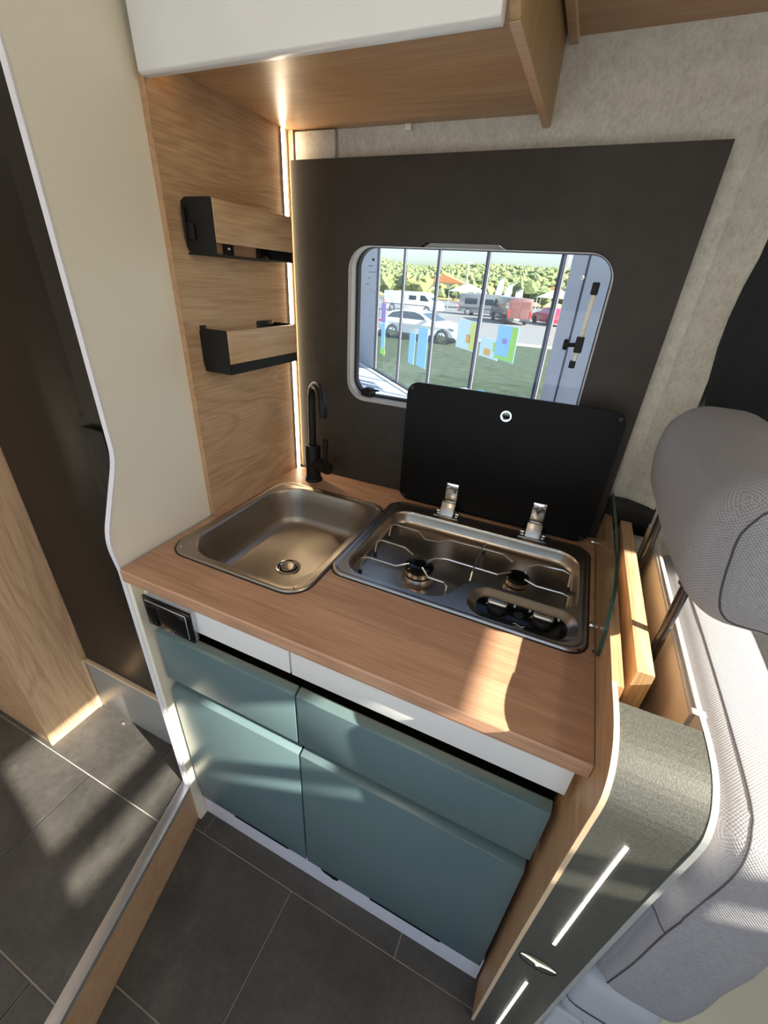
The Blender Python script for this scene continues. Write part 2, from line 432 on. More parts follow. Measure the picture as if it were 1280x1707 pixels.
# ------------------------------------------------------------------ tall white panel + gable
def prof_white():
    return fillet([(-.515,2.05), (-.515,1.095), (-.568,.955), (-.560,.88), (-.561,0.0), (.03,0.0), (.03,2.05)],
                  [0,.13,.14,.12,0,0,0], 9)
tp = thing('side_panel', 'tall white side panel with wavy front edge, left of the worktop', 'panel', (-.01, -.56, 0))
PR = prof_white()
prism('panel_board', PR, 'x', -.022, -.0125, WHITE, tp)
fr = [p for p in PR if p[0] < 0]
prism('edge_band', [(a-.0012, b) for a, b in fr]+[(a+.0012, b) for a, b in fr[::-1]], 'x', -.0235, -.0118, WEDGE, tp)
gt = thing('gable_panel', 'oak grained wall panel standing behind the sink, below the locker', 'panel', (-.006, -.15, H))
prism('gable_board', [(-.334, H), (.029, H), (.029, 1.652), (-.334, 1.652)], 'x', -.0115, 0, GABLE, gt)
box('edge_band', -.012, .0004, -.3355, -.334, H, 1.652, OAKZD, gt)
# bring lower stretch of the white panel flush with the worktop end
box('lower_lining', -.0115, .0, -.5595, -.02, 0.0, .871, WHITE, tp)
# vertical light strip in the corner
ls = thing('corner_light_strip', 'bright vertical LED strip in the corner between oak panel and dark board', 'light strip', (.003, 0, H))
box('led_channel', .0003, .003, -.0125, .0075, .9005, 1.652, ALU, ls)
box('led_diffuser', .003, .0050, -.0095, -.0015, .902, 1.650, LEDM, ls, .0008)
# locker end trim behind the strip
box('corner_trim', .0003, .0145, .012, .029, .901, 1.652, GABLE, gt)

# ------------------------------------------------------------------ dark splash board with window
win = rr(.155, .694, 1.120, 1.453, .048, 8)
wtop = max(b for a, b in win)
hole = []
for p in win: hole.append(p)
# notch at the top of the opening
i0 = [i for i, p in enumerate(hole) if abs(p[1]-wtop) < 1e-6]
# order: tops go from right to left
ia = i0[0]
hole = hole[:ia+1]+[(.492,1.453),(.477,1.461),(.337,1.461),(.322,1.453)]+hole[ia+1:]
sb = prism('splash_board', [[(.0145,.9005),(.803,.9005),(.803,1.600),(.0145,1.600)], hole], 'y', .0, .0295, BOARD)
tag(sb, 'large charcoal splash board with rounded window cut-out behind sink and hob', 'board')
wn = thing('window_1', 'small acrylic camper window in the dark board above the hob', 'window', (.42, .04, 1.12))
wn['kind'] = 'structure'
def inset(x): return rr(.155+x, .694-x*.35, 1.120+x, 1.453-x*.2, .048-x*.5, 8)
prism('window_frame', [rr(.156,.693,1.121,1.452,.048,8), inset(.010)], 'y', .0005, .030, WINFR, wn)
prism('seal', [inset(.009), inset(.0155)], 'y', .022, .036, RUBBER, wn)
prism('pane', inset(.012), 'y', .040, .0415, CLEAR, wn)
prism('blind_recess', [(.325,1.4535),(.489,1.4535),(.475,1.4605),(.339,1.4605)], 'y', .012, .022, WINFR, wn)
box('outer_sill', .16, .69, .0345, .06, 1.108, 1.122, ALU, wn, .002)
# pane print: small marks
for i, (dx, wd) in enumerate([(0,.012), (.002,.018), (.0,.006), (-.004,.008)]):
    box('print_mark', .186+dx, .186+dx+wd, .0385, .0388, 1.415-.012*i, 1.4165-.012*i, TRIMG, wn)
tube('print_mark', [(.197+.004*math.cos(t*.63), .0386, 1.367+.004*math.sin(t*.63)) for t in range(10)], .0004, TRIMG, wn, 5, closed=True)
tube('print_mark', [(.205,.0386,1.363),(.213,.0386,1.363),(.209,.0386,1.371)], .0005, TRIMG, wn, 5, closed=True)
lathe('rivet', [(0,0),(.003,-.0005),(.0025,-.002),(0,-.0025)], (.199, .0385, 1.428), RUBBER, wn, 'y', 12)
lathe('rivet', [(0,0),(.0035,-.0005),(.003,-.0015),(.0012,-.001),(0,-.003)], (.640, .039, 1.414), CHROME, wn, 'y', 16)
# stay arm at right, catch at left
st = thing('window_stay', 'white rod stay with black clamp knob at the right of the window', 'stay', (.664, .02, 1.26))
tube('rod', [(.6635,.020,1.268),(.668,.020,1.392)], .0042, WHITE, st, 12)
box('end_clip', .6605,.6735,.012,.028,1.386,1.407,BLACK,st,.002)
box('clamp', .657,.672,.008,.028,1.284,1.313,BLACK,st,.002)
tube('knob_stem', [(.660,.016,1.298),(.644,.010,1.297)], .0042, BLACK, st, 10)
lathe('knob', [(0,0),(.009,.001),(.0105,.003),(.0105,.008),(.009,.010),(0,.0105)], (.635,.011,1.297), BLACK, st, 'x', 16)
box('end_clip', .655,.667,.012,.028,1.254,1.268,BLACK,st,.002)
ct = thing('window_catch', 'black window catch at the lower left corner of the window', 'catch', (.21, .02, 1.13))
prism('catch_body', fillet([(.191,1.129),(.219,1.129),(.222,1.140),(.214,1.150),(.196,1.150),(.190,1.142)], .003, 3), 'y', .012, .034, BLACK, ct, bev=.001)
prism('catch_lever', fillet([(.198,1.146),(.206,1.153),(.238,1.150),(.240,1.147),(.214,1.145),(.206,1.140)], .0015, 3), 'y', .008, .016, BLACK, ct, bev=.001)

# ------------------------------------------------------------------ base cabinet
sinkhole = rr(.030, .322, -.478, -.114, .05, 8)
hobhole = rr(.340, .784, -.388, -.070, .03, 6)
wt = thing('worktop', 'oak grained kitchen worktop with cut-outs for sink and hob', 'worktop', (.4, -.28, .872))
prism('worktop_slab', [[(.0005,-.570),(.8045,-.570),(.8045,-.001),(.0005,-.001)], sinkhole, hobhole], 'z', .8725, H, WORK, wt)
mesh_obj('front_edge', [(.0005,-.5702,.8735),(.8045,-.5702,.8735),(.8045,-.5712,.8775),(.0005,-.5712,.8775),(.0005,-.5714,.8965),(.8045,-.5714,.8965),(.8045,-.5702,.8998),(.0005,-.5702,.8998),(.0005,-.5695,.8735),(.8045,-.5695,.8735),(.8045,-.5695,.8998),(.0005,-.5695,.8998)],
         [(0,1,2,3),(3,2,5,4),(4,5,6,7),(8,9,1,0),(7,6,10,11),(0,3,4,7,11,8),(1,9,10,6,5,2)], WORK, wt)
cb = thing('base_cabinet', 'white kitchen base cabinet with four teal drawer fronts', 'cabinet', (.4, -.3, 0))
box('carcass', .004, .800, -.500, -.03, .10, .735, DARK, cb)
box('front_rail', .004, .800, -.500, -.485, .735, .845, DARK, cb)  # black backing put in so the gap below the fascia stays dark
box('fascia', .018, .3515, -.549, -.534, .790, .871, WFAS, cb, .001)
box('fascia', .3545, .797, -.549, -.534, .790, .871, WFAS, cb, .001)
box('kick_board', .002, .800, -.535, -.520, .0, .118, WEDGE, cb)
box('led_channel', .006, .800, -.5325, -.522, .858, .871, ALU, cb)
box('led_diffuser', .006, .800, -.5325, -.524, .8545, .8578, LEDW, cb)
def front(nm, x0, x1, z0, z1, bevz):
    # drawer front with a sloping finger grip along its top edge
    y = -.545
    p = [(y, z0), (y, z1-bevz), (y+.016, z1), (y+.018, z1), (y+.018, z0)]
    o = prism(nm, p, 'x', x0, x1, TEAL, cb, bev=.0012, seg=2)
    return o
front('drawer_front', .010, .3525, .590, .736, .007)
front('drawer_front', .3565, .794, .590, .736, .007)
a = front('drawer_front', .010, .3525, .108, .558, .007)
b2 = front('drawer_front', .3565, .794, .108, .558, .007)
for o, (x0, x1) in ((a, (.125,.302)), (b2, (.528,.705)), ):
    prism('grip_slot', fillet([(x0,.1065),(x1,.1065),(x1-.004,.113),(x0+.004,.113)], .002, 3), 'y', -.5462, -.524, DARK, o)
prism('loose_trim', [(.395,.106),(.405,.098),(.418,.096),(.430,.092),(.442,.096),(.446,.107)], 'y', -.5455, -.5415, DARK, b2)
# socket plate
sc = thing('wall_socket', 'black framed power socket and switch on the white fascia', 'socket', (.09, -.556, .81))
box('back_frame', .030, .146, -.5585, -.549, .776, .845, ALU, sc, .0015)
box('front_frame', .0285, .147, -.563, -.558, .775, .846, GLOSSB, sc, .0015)
box('insert_frame', .036, .138, -.5645, -.5628, .782, .839, ALU, sc, .0008)
box('switch_rocker', .038, .062, -.5675, -.564, .784, .837, GLOSSB, sc, .001)
box('socket_flap', .0635, .1365, -.5665, -.564, .784, .837, GLOSSB, sc, .001)
box('flap_latch', .098, .103, -.5685, -.566, .783, .7865, CHROME, sc, .0005)

# ------------------------------------------------------------------ sink
sk_ = thing('sink', 'square stainless steel sink bowl with rounded corners in the worktop', 'sink', (.175, -.30, H))
R_ = lambda e, r: rr(.019+e, .334-e, -.488+e, -.105-e, r, 10)
prism('gasket', [R_(-.0015, .047), R_(.010, .040)], 'z', H, H+.0016, RUBBER, sk_)
rings = [ring2(R_(.001, .046), H+.0016), ring2(R_(.003, .045), H+.0044), ring2(R_(.006, .043), H+.0050), ring2(R_(.010, .041), H+.0030), ring2(R_(.016, .044), H+.0026)]
B_ = lambda e, r: rr(.038+e, .315-e, -.470+e, -.124-e, r, 10)
rings += [ring2(B_(0, .074), H+.0024), ring2(B_(.003, .072), H-.001), ring2(B_(.005, .070), H-.006), ring2(B_(.010, .066), H-.035),
          ring2(B_(.016, .062), H-.070), ring2(B_(.020, .058), H-.080), ring2(B_(.028, .051), H-.0885), ring2(B_(.040, .040), H-.093), ring2(B_(.10, .01), H-.0945)]
loft('sink_bowl', rings, STEELS, sk_, cap1=True)
for x, y in ((.040,-.468),(.043,-.128),(.312,-.468),(.313,-.127)):
    lathe('rivet', [(0,0),(.0032,.0003),(.0026,.0016),(0,.002)], (x, y, H+.0026), CHROME, sk_, 'z', 12)
dr = lathe('drain', [(0,0),(.027,.0),(.0265,.0025),(.021,.0015),(.019,.0),(.0185,-.001),(.010,-.0005),(.0,-.0005)], (.184,-.318,H-.0945), CHROME, sk_, 'z', 32)
lathe('plug', [(0,0),(.0165,0),(.0165,.003),(.013,.0045),(.005,.004),(0,.005)], (.184,-.318,H-.094), STEEL, sk_, 'z', 28)
tube('pull_ring', [(.182+.007*math.cos(t*.35), -.317+.005*math.sin(t*.35), H-.088+.003*math.sin(t*.35)) for t in range(18)], .0008, CHROME, sk_, 6, closed=True)

# ------------------------------------------------------------------ tap
fx, fy = .088, -.058
tb = thing('kitchen_tap', 'matt black swan-neck mixer tap beside the sink', 'tap', (fx, fy, H))
lathe('base_ring', [(.0,0),(.0225,0),(.0225,.006),(.0205,.009),(.019,.0095)], (fx,fy,H), BLACK, tb)
lathe('tap_body', [(.0195,.0075),(.0195,.098),(.0185,.101),(.010,.1015)], (fx,fy,H), BLACK, tb)
d2 = Vector((.75,-.66)).normalized(); pts = [(fx,fy,H+.10),(fx,fy,H+.16),(fx,fy,H+.205)]; R = .048
for k in range(1, 15):
    t = math.pi*k/15
    pts.append((fx+d2.x*R*(1-math.cos(t)), fy+d2.y*R*(1-math.cos(t)), H+.215+R*math.sin(t)))
e = Vector(pts[-1]); pts.append((e.x+d2.x*.0005, e.y+d2.y*.0005, e.z-.022))
tube('spout', pts, .0098, BLACK, tb, 18, curve=2)
lathe('aerator', [(.0,-.002),(.0088,-.002),(.0095,.0),(.0095,.003)], (pts[-1][0],pts[-1][1],pts[-1][2]), BLACK, tb, 'z', 18)
hd = Vector((.93,-.30,0)).normalized(); c = Vector((fx,fy,H+.052))
tube('lever_hub', [c+hd*.010, c+hd*.060], .0165, BLACK, tb, 24)
tube('lever_hub_cap', [c+hd*.061, c+hd*.064], .0155, BLACK, tb, 24)
q = c+hd*.050
tube('lever', [q+Vector((0,0,.012)), q+Vector((0,0,.030)), q+Vector((.001,0,.075))], lambda t: .0052+.0016*min(1, t*1.2), BLACK, tb, 12, curve=3)

# ------------------------------------------------------------------ hob
hb = thing('gas_hob', 'two burner stainless steel gas hob set in the worktop', 'hob', (.56, -.23, H))
Hr = lambda e, r: rr(.3305+e, .7935-e, -.3975+e, -.0605-e, r, 10)
prism('gasket', [Hr(-.0015, .034), Hr(.012, .024)], 'z', H, H+.0016, RUBBER, hb)
outer = Hr(.0075, .028)
bowl = fillet([(.352,-.378),(.548,-.378),(.590,-.2915),(.776,-.2915),(.776,-.100),(.352,-.100)], [.045,.05,.05,.03,.05,.05], 10)
dish = fillet([(.590,-.3845),(.776,-.3845),(.780,-.300),(.598,-.300)], .036, 10)
prism('hob_top', [Hr(.0105,.026), bowl, dish], 'z', H+.0028, H+.0034, STEEL, hb)
rimr = [ring2(Hr(.001,.033), H+.0016), ring2(Hr(.003,.031), H+.0046), ring2(Hr(.007,.029), H+.0050), ring2(Hr(.0110,.026), H+.0032)]
loft('hob_rim', rimr, STEEL, hb)
def offs(poly, e):
    out = []; L = len(poly)
    for i in range(L):
        a, b = Vector(poly[i-1]), Vector(poly[(i+1) % L]); t = (b-a).normalized(); out.append((poly[i][0]-t.y*e, poly[i][1]+t.x*e))
    return out
# (outlines run counter-clockwise: positive offset goes inwards)
zb = H-.026
rg = [ring2(bowl, H+.0034), ring2(offs(bowl,.0015), H+.0022), ring2(offs(bowl,.003), H-.003), ring2(offs(bowl,.006), zb+.010), ring2(offs(bowl,.009), zb+.004), ring2(offs(bowl,.014), zb+.001), ring2(offs(bowl,.019), zb)]
loft('hob_well', rg, STEEL, hb)
ob = offs(bowl, .019)
prism('hob_floor', ob, 'z', zb-.001, zb, STEEL, hb)
rg = [ring2(dish, H+.0034), ring2(offs(dish,.003), H+.0018), ring2(offs(dish,.009), H-.003), ring2(offs(dish,.016), H-.007), ring2(offs(dish,.024), H-.009)]
loft('control_dish', rg, STEEL, hb, cap1=True)
pn = prism('control_panel', fillet([(.622,-.378),(.742,-.378),(.770,-.345),(.762,-.310),(.612,-.310),(.606,-.335)], .010, 5), 'z', H-.0092, H-.0062, GLOSSB, hb, bev=.0006)
for kx in (.645, .722):
    kn = lathe('control_knob', [(.0,0),(.0165,0),(.0160,.007),(.0145,.0095),(0,.010)], (kx,-.342,H-.0062), BLACK, hb, 'z', 28)
    pillow('knob_grip', kx-.0170, kx+.0170, -.3490, -.3350, H+.0030, H+.0125, .0045, KNOB, kn, n=8)
    lathe('knob_mark', [(0,0),(.0012,0),(.0012,.0006),(0,.0006)], (kx+.012,-.342,H+.0128), BLACK, kn, 'z', 8)
    for k in range(10):
        t = math.radians(75+k*9.5); r0, r1 = .0185, .0185+.0055*(1-k/14)
        a0 = Vector((math.cos(t), math.sin(t)))
        s = Vector((-a0.y, a0.x))*(.0008 if k else .0013)
        c0 = Vector((kx,-.342))
        prism('dial_tick', [tuple(c0+a0*r0-s), tuple(c0+a0*r1-s), tuple(c0+a0*r1+s), tuple(c0+a0*r0+s)], 'z', H-.0062, H-.0060, WHP, kn)
for px in (.674, .7485):
    prism('flame_mark', [(px-.0016,-.3225),(px+.0016,-.3225),(px+.0016,-.3150),(px-.0016,-.3150)], 'z', H-.0062, H-.0060, WHP, pn)
prism('spark_mark', [(.699,-.3155),(.7025,-.3155),(.7005,-.3190),(.7030,-.3190),(.6990,-.3250),(.6998,-.3208),(.6978,-.3208)], 'z', H-.0062, H-.0060, WHP, pn)
lathe('ignition_button', [(0,0),(.0085,0),(.0085,.0012),(.0065,.0020),(0,.0015)], (.684,-.340,H-.0062), RUBBER, hb, 'z', 20)
text('maker_mark', 'CAN', .0072, Matrix.Translation((.688,-.3715,H-.0061)), WHP, pn, .0001)
tube('maker_arc', [(.678,-.3655,H-.006),(.682,-.3635,H-.006),(.688,-.3665,H-.006),(.694,-.3665,H-.006),(.697,-.3645,H-.006)], .0006, WHP, pn, 6, curve=3)
def burner(x, y, r):
    t = lathe('burner', [(r*1.15,0),(r*1.12,.003),(r*1.02,.007),(r*.98,.009),(0,.009)], (x,y,zb), STEEL, hb, 'z', 36)
    lathe('burner_neck', [(r*.92,.008),(r*.92,.014),(0,.014)], (x,y,zb), BLACK, t, 'z', 30)
    lathe('burner_ring', [(r*.92,.0135),(r,.0140),(r,.0235),(r*.94,.0240),(0,.0240)], (x,y,zb), BURN, t, 'z', 36)
    lathe('burner_cap', [(0,.0240),(r*1.03,.0240),(r*1.03,.0275),(r*.94,.0295),(0,.0300)], (x,y,zb), GLOSSB, t, 'z', 36)
    lathe('spark_pin', [(.0022,0),(.0022,.012),(.001,.014),(0,.014)], (x+r*.55,y+r*.75,zb+.019), KNOB, t, 'z', 10)
burner(.484, -.297, .028); burner(.666, -.238, .0215)
WIRE = plain('wire_steel', (.80,.77,.72), .28, 1, nscale=90, nstr=0)
gr = thing('pan_support', 'thin bent wire pan support over the two hob burners', 'pan support', (.57, -.25, zb))
zt = H+.008
def wire(p, foot0=None, foot1=None, tip=True):
    L = [(x, y, zt) for x, y in p]
    if foot0: L = [(foot0[0], foot0[1], foot0[2])]+L
    if foot1: L = L+[(foot1[0], foot1[1], foot1[2])]
    tube('wire', L, .0019, WIRE, gr, 8)
zf = zb+.006
wire([(.378,-.190),(.386,-.182),(.441,-.185),(.465,-.208),(.492,-.206),(.515,-.185),(.585,-.183),(.627,-.183),(.650,-.203)], (.376,-.196,zf))
wire([(.378,-.264),(.387,-.257),(.440,-.260),(.464,-.277)], (.376,-.270,zf))
wire([(.378,-.334),(.388,-.328),(.445,-.328),(.466,-.308)], (.376,-.340,zf))
wire([(.496,-.283),(.507,-.266),(.526,-.257),(.629,-.259),(.651,-.240)])
wire([(.494,-.309),(.513,-.331),(.544,-.332),(.552,-.340)], None, (.553,-.349,zf))
wire([(.583,-.160),(.583,-.183),(.5835,-.259),(.584,-.275)], (.583,-.150,zf), (.584,-.286,zf+.014))
wire([(.679,-.206),(.698,-.187),(.744,-.182),(.7585,-.190)], None, (.760,-.198,zf))
wire([(.679,-.250),(.701,-.260),(.748,-.259),(.7585,-.264)], None, (.760,-.272,zf))
for x, y in ((.376,-.196),(.376,-.270),(.376,-.340),(.760,-.198),(.760,-.272),(.583,-.150),(.553,-.349)):
    lathe('rubber_foot', [(0,-.006),(.004,-.006),(.0038,.003),(0,.003)], (x,y,zf), RUBBER, gr, 'z', 10)
for x, y in ((.344,-.380),(.779,-.386),(.349,-.079),(.776,-.079)):
    lathe('fixing_screw', [(0,0),(.004,.0),(.0036,.0010),(0,.0012)], (x,y,H+.0034), RUBBER, hb, 'z', 14)
# glass lid
lid = thing('hob_lid', 'raised black glass hob lid leaning up in front of the window', 'lid', (.56, -.045, H))
hole_l = [(.5615+.0115*math.cos(t*2*math.pi/28), 1.1545+.0115*math.sin(t*2*math.pi/28)) for t in range(28)]
prism('lid_plate', [fillet([(.338,.9065),(.783,.9065),(.783,1.1965),(.338,1.1965)], .026, 8), hole_l], 'y', -.050, -.045, LIDG, lid)
prism('finger_ring', [[(.5615+.0116*math.cos(t*.2244), 1.1545+.0116*math.sin(t*.2244)) for t in range(28)], [(.5615+.0085*math.cos(t*.2244), 1.1545+.0085*math.sin(t*.2244)) for t in range(28)]], 'y', -.0515, -.044, CHROME, lid)
for x, z in ((.351,.918),(.771,.918),(.771,1.184),(.350,1.184)):
    lathe('bumper', [(0,0),(.0045,0),(.0040,-.0025),(0,-.003)], (x,-.050,z), RUBBER, lid, 'y', 16)
for x in (.472, .672):
    h_ = box('hinge', x-.030, x+.030, -.086, -.066, H+.0036, H+.0050, CHROME, lid, .0005)
    box('hinge_knuckle', x-.028, x-.018, -.070, -.062, H+.0048, H+.0115, CHROME, h_, .0025)
    box('hinge_knuckle', x+.018, x+.028, -.070, -.062, H+.0048, H+.0115, CHROME, h_, .0025)
    mesh_obj('hinge_leg', [(x-.0165,-.083,H+.0048),(x+.0165,-.083,H+.0048),(x+.0165,-.066,H+.034),(x-.0165,-.066,H+.034),
                           (x-.0165,-.066,H+.0048),(x+.0165,-.066,H+.0048),(x+.0165,-.053,H+.034),(x-.0165,-.053,H+.034)],
             [(0,1,2,3),(4,7,6,5),(0,4,5,1),(3,2,6,7),(0,3,7,4),(1,5,6,2)], STEEL, h_, bev=.0015)
    box('hinge_plate', x-.0145, x+.0145, -.0535, -.0502, H+.034, H+.078, CHROME, h_, .0012)
    lathe('hinge_screw', [(0,0),(.0045,0),(.003,-.002),(0,-.0018)], (x+.002,-.0535,H+.060), CHROME, h_, 'y', 14)

# glass guard at the right end
gg = thing('glass_guard', 'small clear glass splash guard with green edge at the right end of the worktop', 'glass guard', (.802,-.2,H))
def gprof(e):
    return fillet([(-.004,.908),(-.380,.903),(-.413,.925),(-.400,.962),(-.368,1.010),(-.300,1.029),(-.20,1.0345),(-.05,1.034),(-.004,1.030)], [0,.012,.010,.05,.05,.08,.2,.1,0], 5)
gp = gprof(0)
prism('glass_pane', gp, 'x', .7995, .8035, GREENG, gg)
GED = plain('glass_edge_green', (.02,.07,.055), .15, nscale=50, nstr=0)
eg = [p for p in gp if p[0] < -.006]
k0 = [i for i, p in enumerate(eg) if p[1] < .9035]
prism('polished_edge', [(a, b) for a, b in eg[1:]]+[((a+.2)*.9945-.2, .905+(b-.905)*.988) for a, b in eg[1:][::-1]], 'x', .7992, .8038, GED, gg)
for y in (-.045, -.330):
    lathe('clamp_screw', [(0,0),(.005,0),(.005,-.004),(.0042,-.006),(0,-.006)], (.7985, y, .913), CHROME, gg, 'x', 16)

# ------------------------------------------------------------------ shelves on the gable
def shelf(z0, z1, label, hook):
    t = thing('wall_shelf', label, 'shelf', (.03, -.19, z0), 'narrow shelves on the oak panel')
    for y in (-.302, -.083):
        pr = fillet([(.0005,z0),(.066,z0),(.066,z1),(.010,z1),(.0005,z1-.006)], [.016,.004,.003,0,0], 4)
        pe = prism('end_plate', pr, 'y', y, y+.0022, BLACK, t)
    # rail board in front, base and lip
    box('front_rail', .0585, .0675, -.2995, -.083, z0+.019, z1-.001, GABLE, t, .0008)
    L = [(.0005,z0),(.066,z0),(.066,z0+.0022),(.0025,z0+.0022)]
    if hook:
        prism('base_strip', [(.046,z0),(.0665,z0),(.0665,z0+.0024),(.046,z0+.0024)], 'y', -.300, -.083, BLACK, t)
        prism('base_strip', [(.0005,z0),(.012,z0),(.012,z0+.0024),(.0005,z0+.0024)], 'y', -.300, -.083, BLACK, t)
        box('back_tab', .0006, .0026, -.214, -.186, z0, z0+.030, BLACK, t, .0008)
        box('back_tab', .0006, .0026, -.118, -.083, z0, z0+.034, BLACK, t, .0008)
        lathe('tab_screw', [(0,0),(.003,0),(.002,.0015),(0,.0015)], (.0026,-.200,z0+.016), CHROME, t, 'x', 12)
        box('hook_bar', .006, .011, -.309, -.3035, z0+.020, z1-.013, BLACK, t, .0015)
        box('hook_block', .011, .026, -.3065, -.302, z0+.022, z0+.046, BLACK, t, .001)
    else:
        prism('base_plate', L, 'y', -.300, -.083, BLACK, t)
        prism('front_lip', [(.0645,z0),(.0668,z0),(.0668,z0+.018),(.0645,z0+.018)], 'y', -.300, -.083, BLACK, t)
        box('back_tab', .0006, .0026, -.300, -.285, z0, z1+.004, BLACK, t, .0008)
        box('back_tab', .0006, .0026, -.135, -.083, z0, z1+.004, BLACK, t, .0008)
    return t
shelf(1.410, 1.492, 'upper black and oak wall shelf, with a hook on its end', True)
shelf(1.212, 1.291, 'lower black and oak wall shelf, just above the tap', False)

# ------------------------------------------------------------------ overhead locker
oh = thing('overhead_locker', 'white fronted overhead locker above the sink, oak underside', 'locker', (.26, -.15, 1.65))
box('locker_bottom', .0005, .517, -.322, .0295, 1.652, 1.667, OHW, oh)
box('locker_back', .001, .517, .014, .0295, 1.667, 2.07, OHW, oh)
ohp = fillet([(.029,1.634),(-.318,1.634),(-.336,1.655),(-.345,2.07),(.029,2.07)], [0,.006,.02,0,0], 4)
prism('end_panel', ohp, 'x', .518, .530, OHV, oh)
prism('end_panel_edge', [(p[0]-.0004, p[1]) for p in ohp[:-2]]+[(p[0]-.0004, p[1]-.0008) for p in ohp[:-2][::-1]] if False else [(-.3185,1.6330),(.029,1.6330),(.029,1.6340),(-.318,1.6340)], 'x', .518, .5304, OAKX, oh)
fl = [(-.346,1.629),(-.341,1.626),(-.330,1.626),(-.327,1.630),(-.339,2.065),(-.358,2.065)]
prism('flap_door', fl, 'x', .002, .516, WFAS, oh, bev=.0015)
box('led_strip', .006, .060, -.318, -.312, 1.646, 1.6518, LEDW, oh)
box('cable_clip', .262, .276, .022, .0300, 1.641, 1.6515, WHITE, oh, .0015)
o2 = thing('front_locker', 'oak overhead locker at the top right, over the cab side', 'locker', (.9, -.2, 1.73))
box('locker_bottom', .549, 2.15, -.40, .0295, 1.742, 1.756, OHW, o2)
box('end_panel', .536, .549, -.402, .0295, 1.733, 2.07, OAKZ, o2, .001)
box('end_edge', .5490, .5500, -.402, .0290, 1.7325, 1.742, EDGE, o2)
box('front_flap', .549, 2.15, -.415, -.401, 1.738, 2.07, WFAS, o2, .001)

# ------------------------------------------------------------------ fridge column (left)
fg = thing('fridge', 'tall black fridge with recessed handle left of the white panel', 'fridge', (-.24, -.49, HR))
box('fridge_body', -.436, -.026, -.472, -.02, .372, 2.02, DARK, fg)
box('door', -.434, -.034, -.492, -.473, .372, 2.02, FRIDGE, fg, .003)
prism('door_edge_strip', fillet([(-.094,-.499),(-.046,-.502),(-.046,-.492),(-.094,-.492)], .002, 2), 'z', 1.145, 2.0, BLACK, fg)
hp = [(-.124,1.150),(-.046,1.150),(-.046,.955),(-.075,.945),(-.122,1.00),(-.134,1.07)]
prism('handle_recess', fillet(hp, .008, 4), 'y', -.4935, -.4918, BLACK, fg)
prism('handle', fillet([(-.104,1.135),(-.042,1.135),(-.042,.975),(-.074,.965)], .006, 4), 'y', -.508, -.494, BLACK, fg, bev=.002)
fb = thing('fridge_plinth', 'grey plinth panel under the black fridge', 'plinth', (-.24, -.49, HR))
box('plinth_panel', -.434, -.030, -.498, -.486, HR, .362, TRIMG, fb, .001)
box('plinth_trim', -.434, -.030, -.500, -.486, .362, .3705, EDGE, fb, .0008)
lathe('floor_stud', [(0,0),(.006,0),(.005,.004),(0,.006)], (-.325,-.512,HR), KNOB, fb, 'z', 12)
lw = thing('partition', 'oak partition wall end at the far left', 'partition', (-.6, -.4, HR))
box('partition_side', -.452, -.438, -.648, -.02, HR, 2.05, OAKZ, lw, .001)
box('partition_front', -2.1, -.4525, -.645, -.62, HR, 2.05, OAKZD, lw, .001)
box('edge_band', -.4378, -.4368, -.506, -.499, HR, .372, EDGE, lw)

# ------------------------------------------------------------------ right end unit
pf = [(-.000,.966),(-.500,.970),(-.545,.972),(-.580,.968),(-.604,.955),(-.617,.936),(-.622,.912),(-.620,.860),(-.6158,.766),(-.6115,.636),(-.6050,.418),(-.5975,.0)]
def prof(e, z0=0):
    q = [(a, b) for a, b in pf]
    q = smooth2(q[1:])
    return [(-.001,.966)]+q+[(-.001, 0)]
def smooth2(q):
    P = smooth_path([(a, b, 0) for a, b in q], 3); return [(p.x, p.y) for p in P]
en = thing('end_unit', 'curved end unit right of the worktop, graphite front between oak and white cheeks', 'cabinet end', (.85,-.3,0))
pq = prof(0)
prism('oak_cheek', pq, 'x', .8055, .8105, OAKZD, en)
box('cheek_core', .8106, .8205, -.500, -.002, 0, .9655, OAKZD, en)
cut = smooth2(pf[1:])
def band(x0, x1, out, inn, mat, name, seq=cut):
    o_ = []; i_ = []
    L = len(seq)
    for i, p in enumerate(seq):
        a = Vector(seq[max(0, i-1)]); b = Vector(seq[min(L-1, i+1)]); t = (b-a).normalized(); nrm = Vector((t.y, -t.x))
        if nrm.x > 0 and False: nrm = -nrm
        o_.append((p[0]+nrm.x*-out, p[1]+nrm.y*-out)); i_.append((p[0]+nrm.x*-inn, p[1]+nrm.y*-inn))
    return prism(name, o_+i_[::-1], 'x', x0, x1, mat, en)
# sign of the normal: check on the front face
band(.8050, .8110, -.0010, .0004, EDGE, 'edge_band')
cov = [p for p in cut if p[0] < -.52]
cv = band(.8113, .8960, -.0005, .004, COVER, 'front_cover', cov)
CHK = plain('white_cheek_laminate', (.56,.53,.50), .45, nscale=300)
prism('white_cheek', pq, 'x', .8965, .9020, CHK, en)
box('cheek_core', .8930, .8964, -.500, -.002, 0, .9655, CHK, en)
CHE = plain('cheek_edge_shaded', (.34,.35,.34), .5, nscale=300)  # greyer than the white cheek: shade put into the edge colour
band(.8962, .9023, -.0012, .0004, CHE, 'edge_band')
box('inner_lining', .8915, .8929, -.50, -.01, .40, .960, CREAM, en)
box('corner_cap', .8885, .9030, -.510, -.502, .9715, .9745, WHITE, en, .001)
box('inner_shelf', .8206, .8914, -.48, -.01, .70, .715, DARK, en)
def fy_at(z):
    for (a, b), (c_, e_) in zip(cov[:-1], cov[1:]):
        if b >= z >= e_: return a+(c_-a)*(b-z)/(b-e_+1e-9)
    return -.6
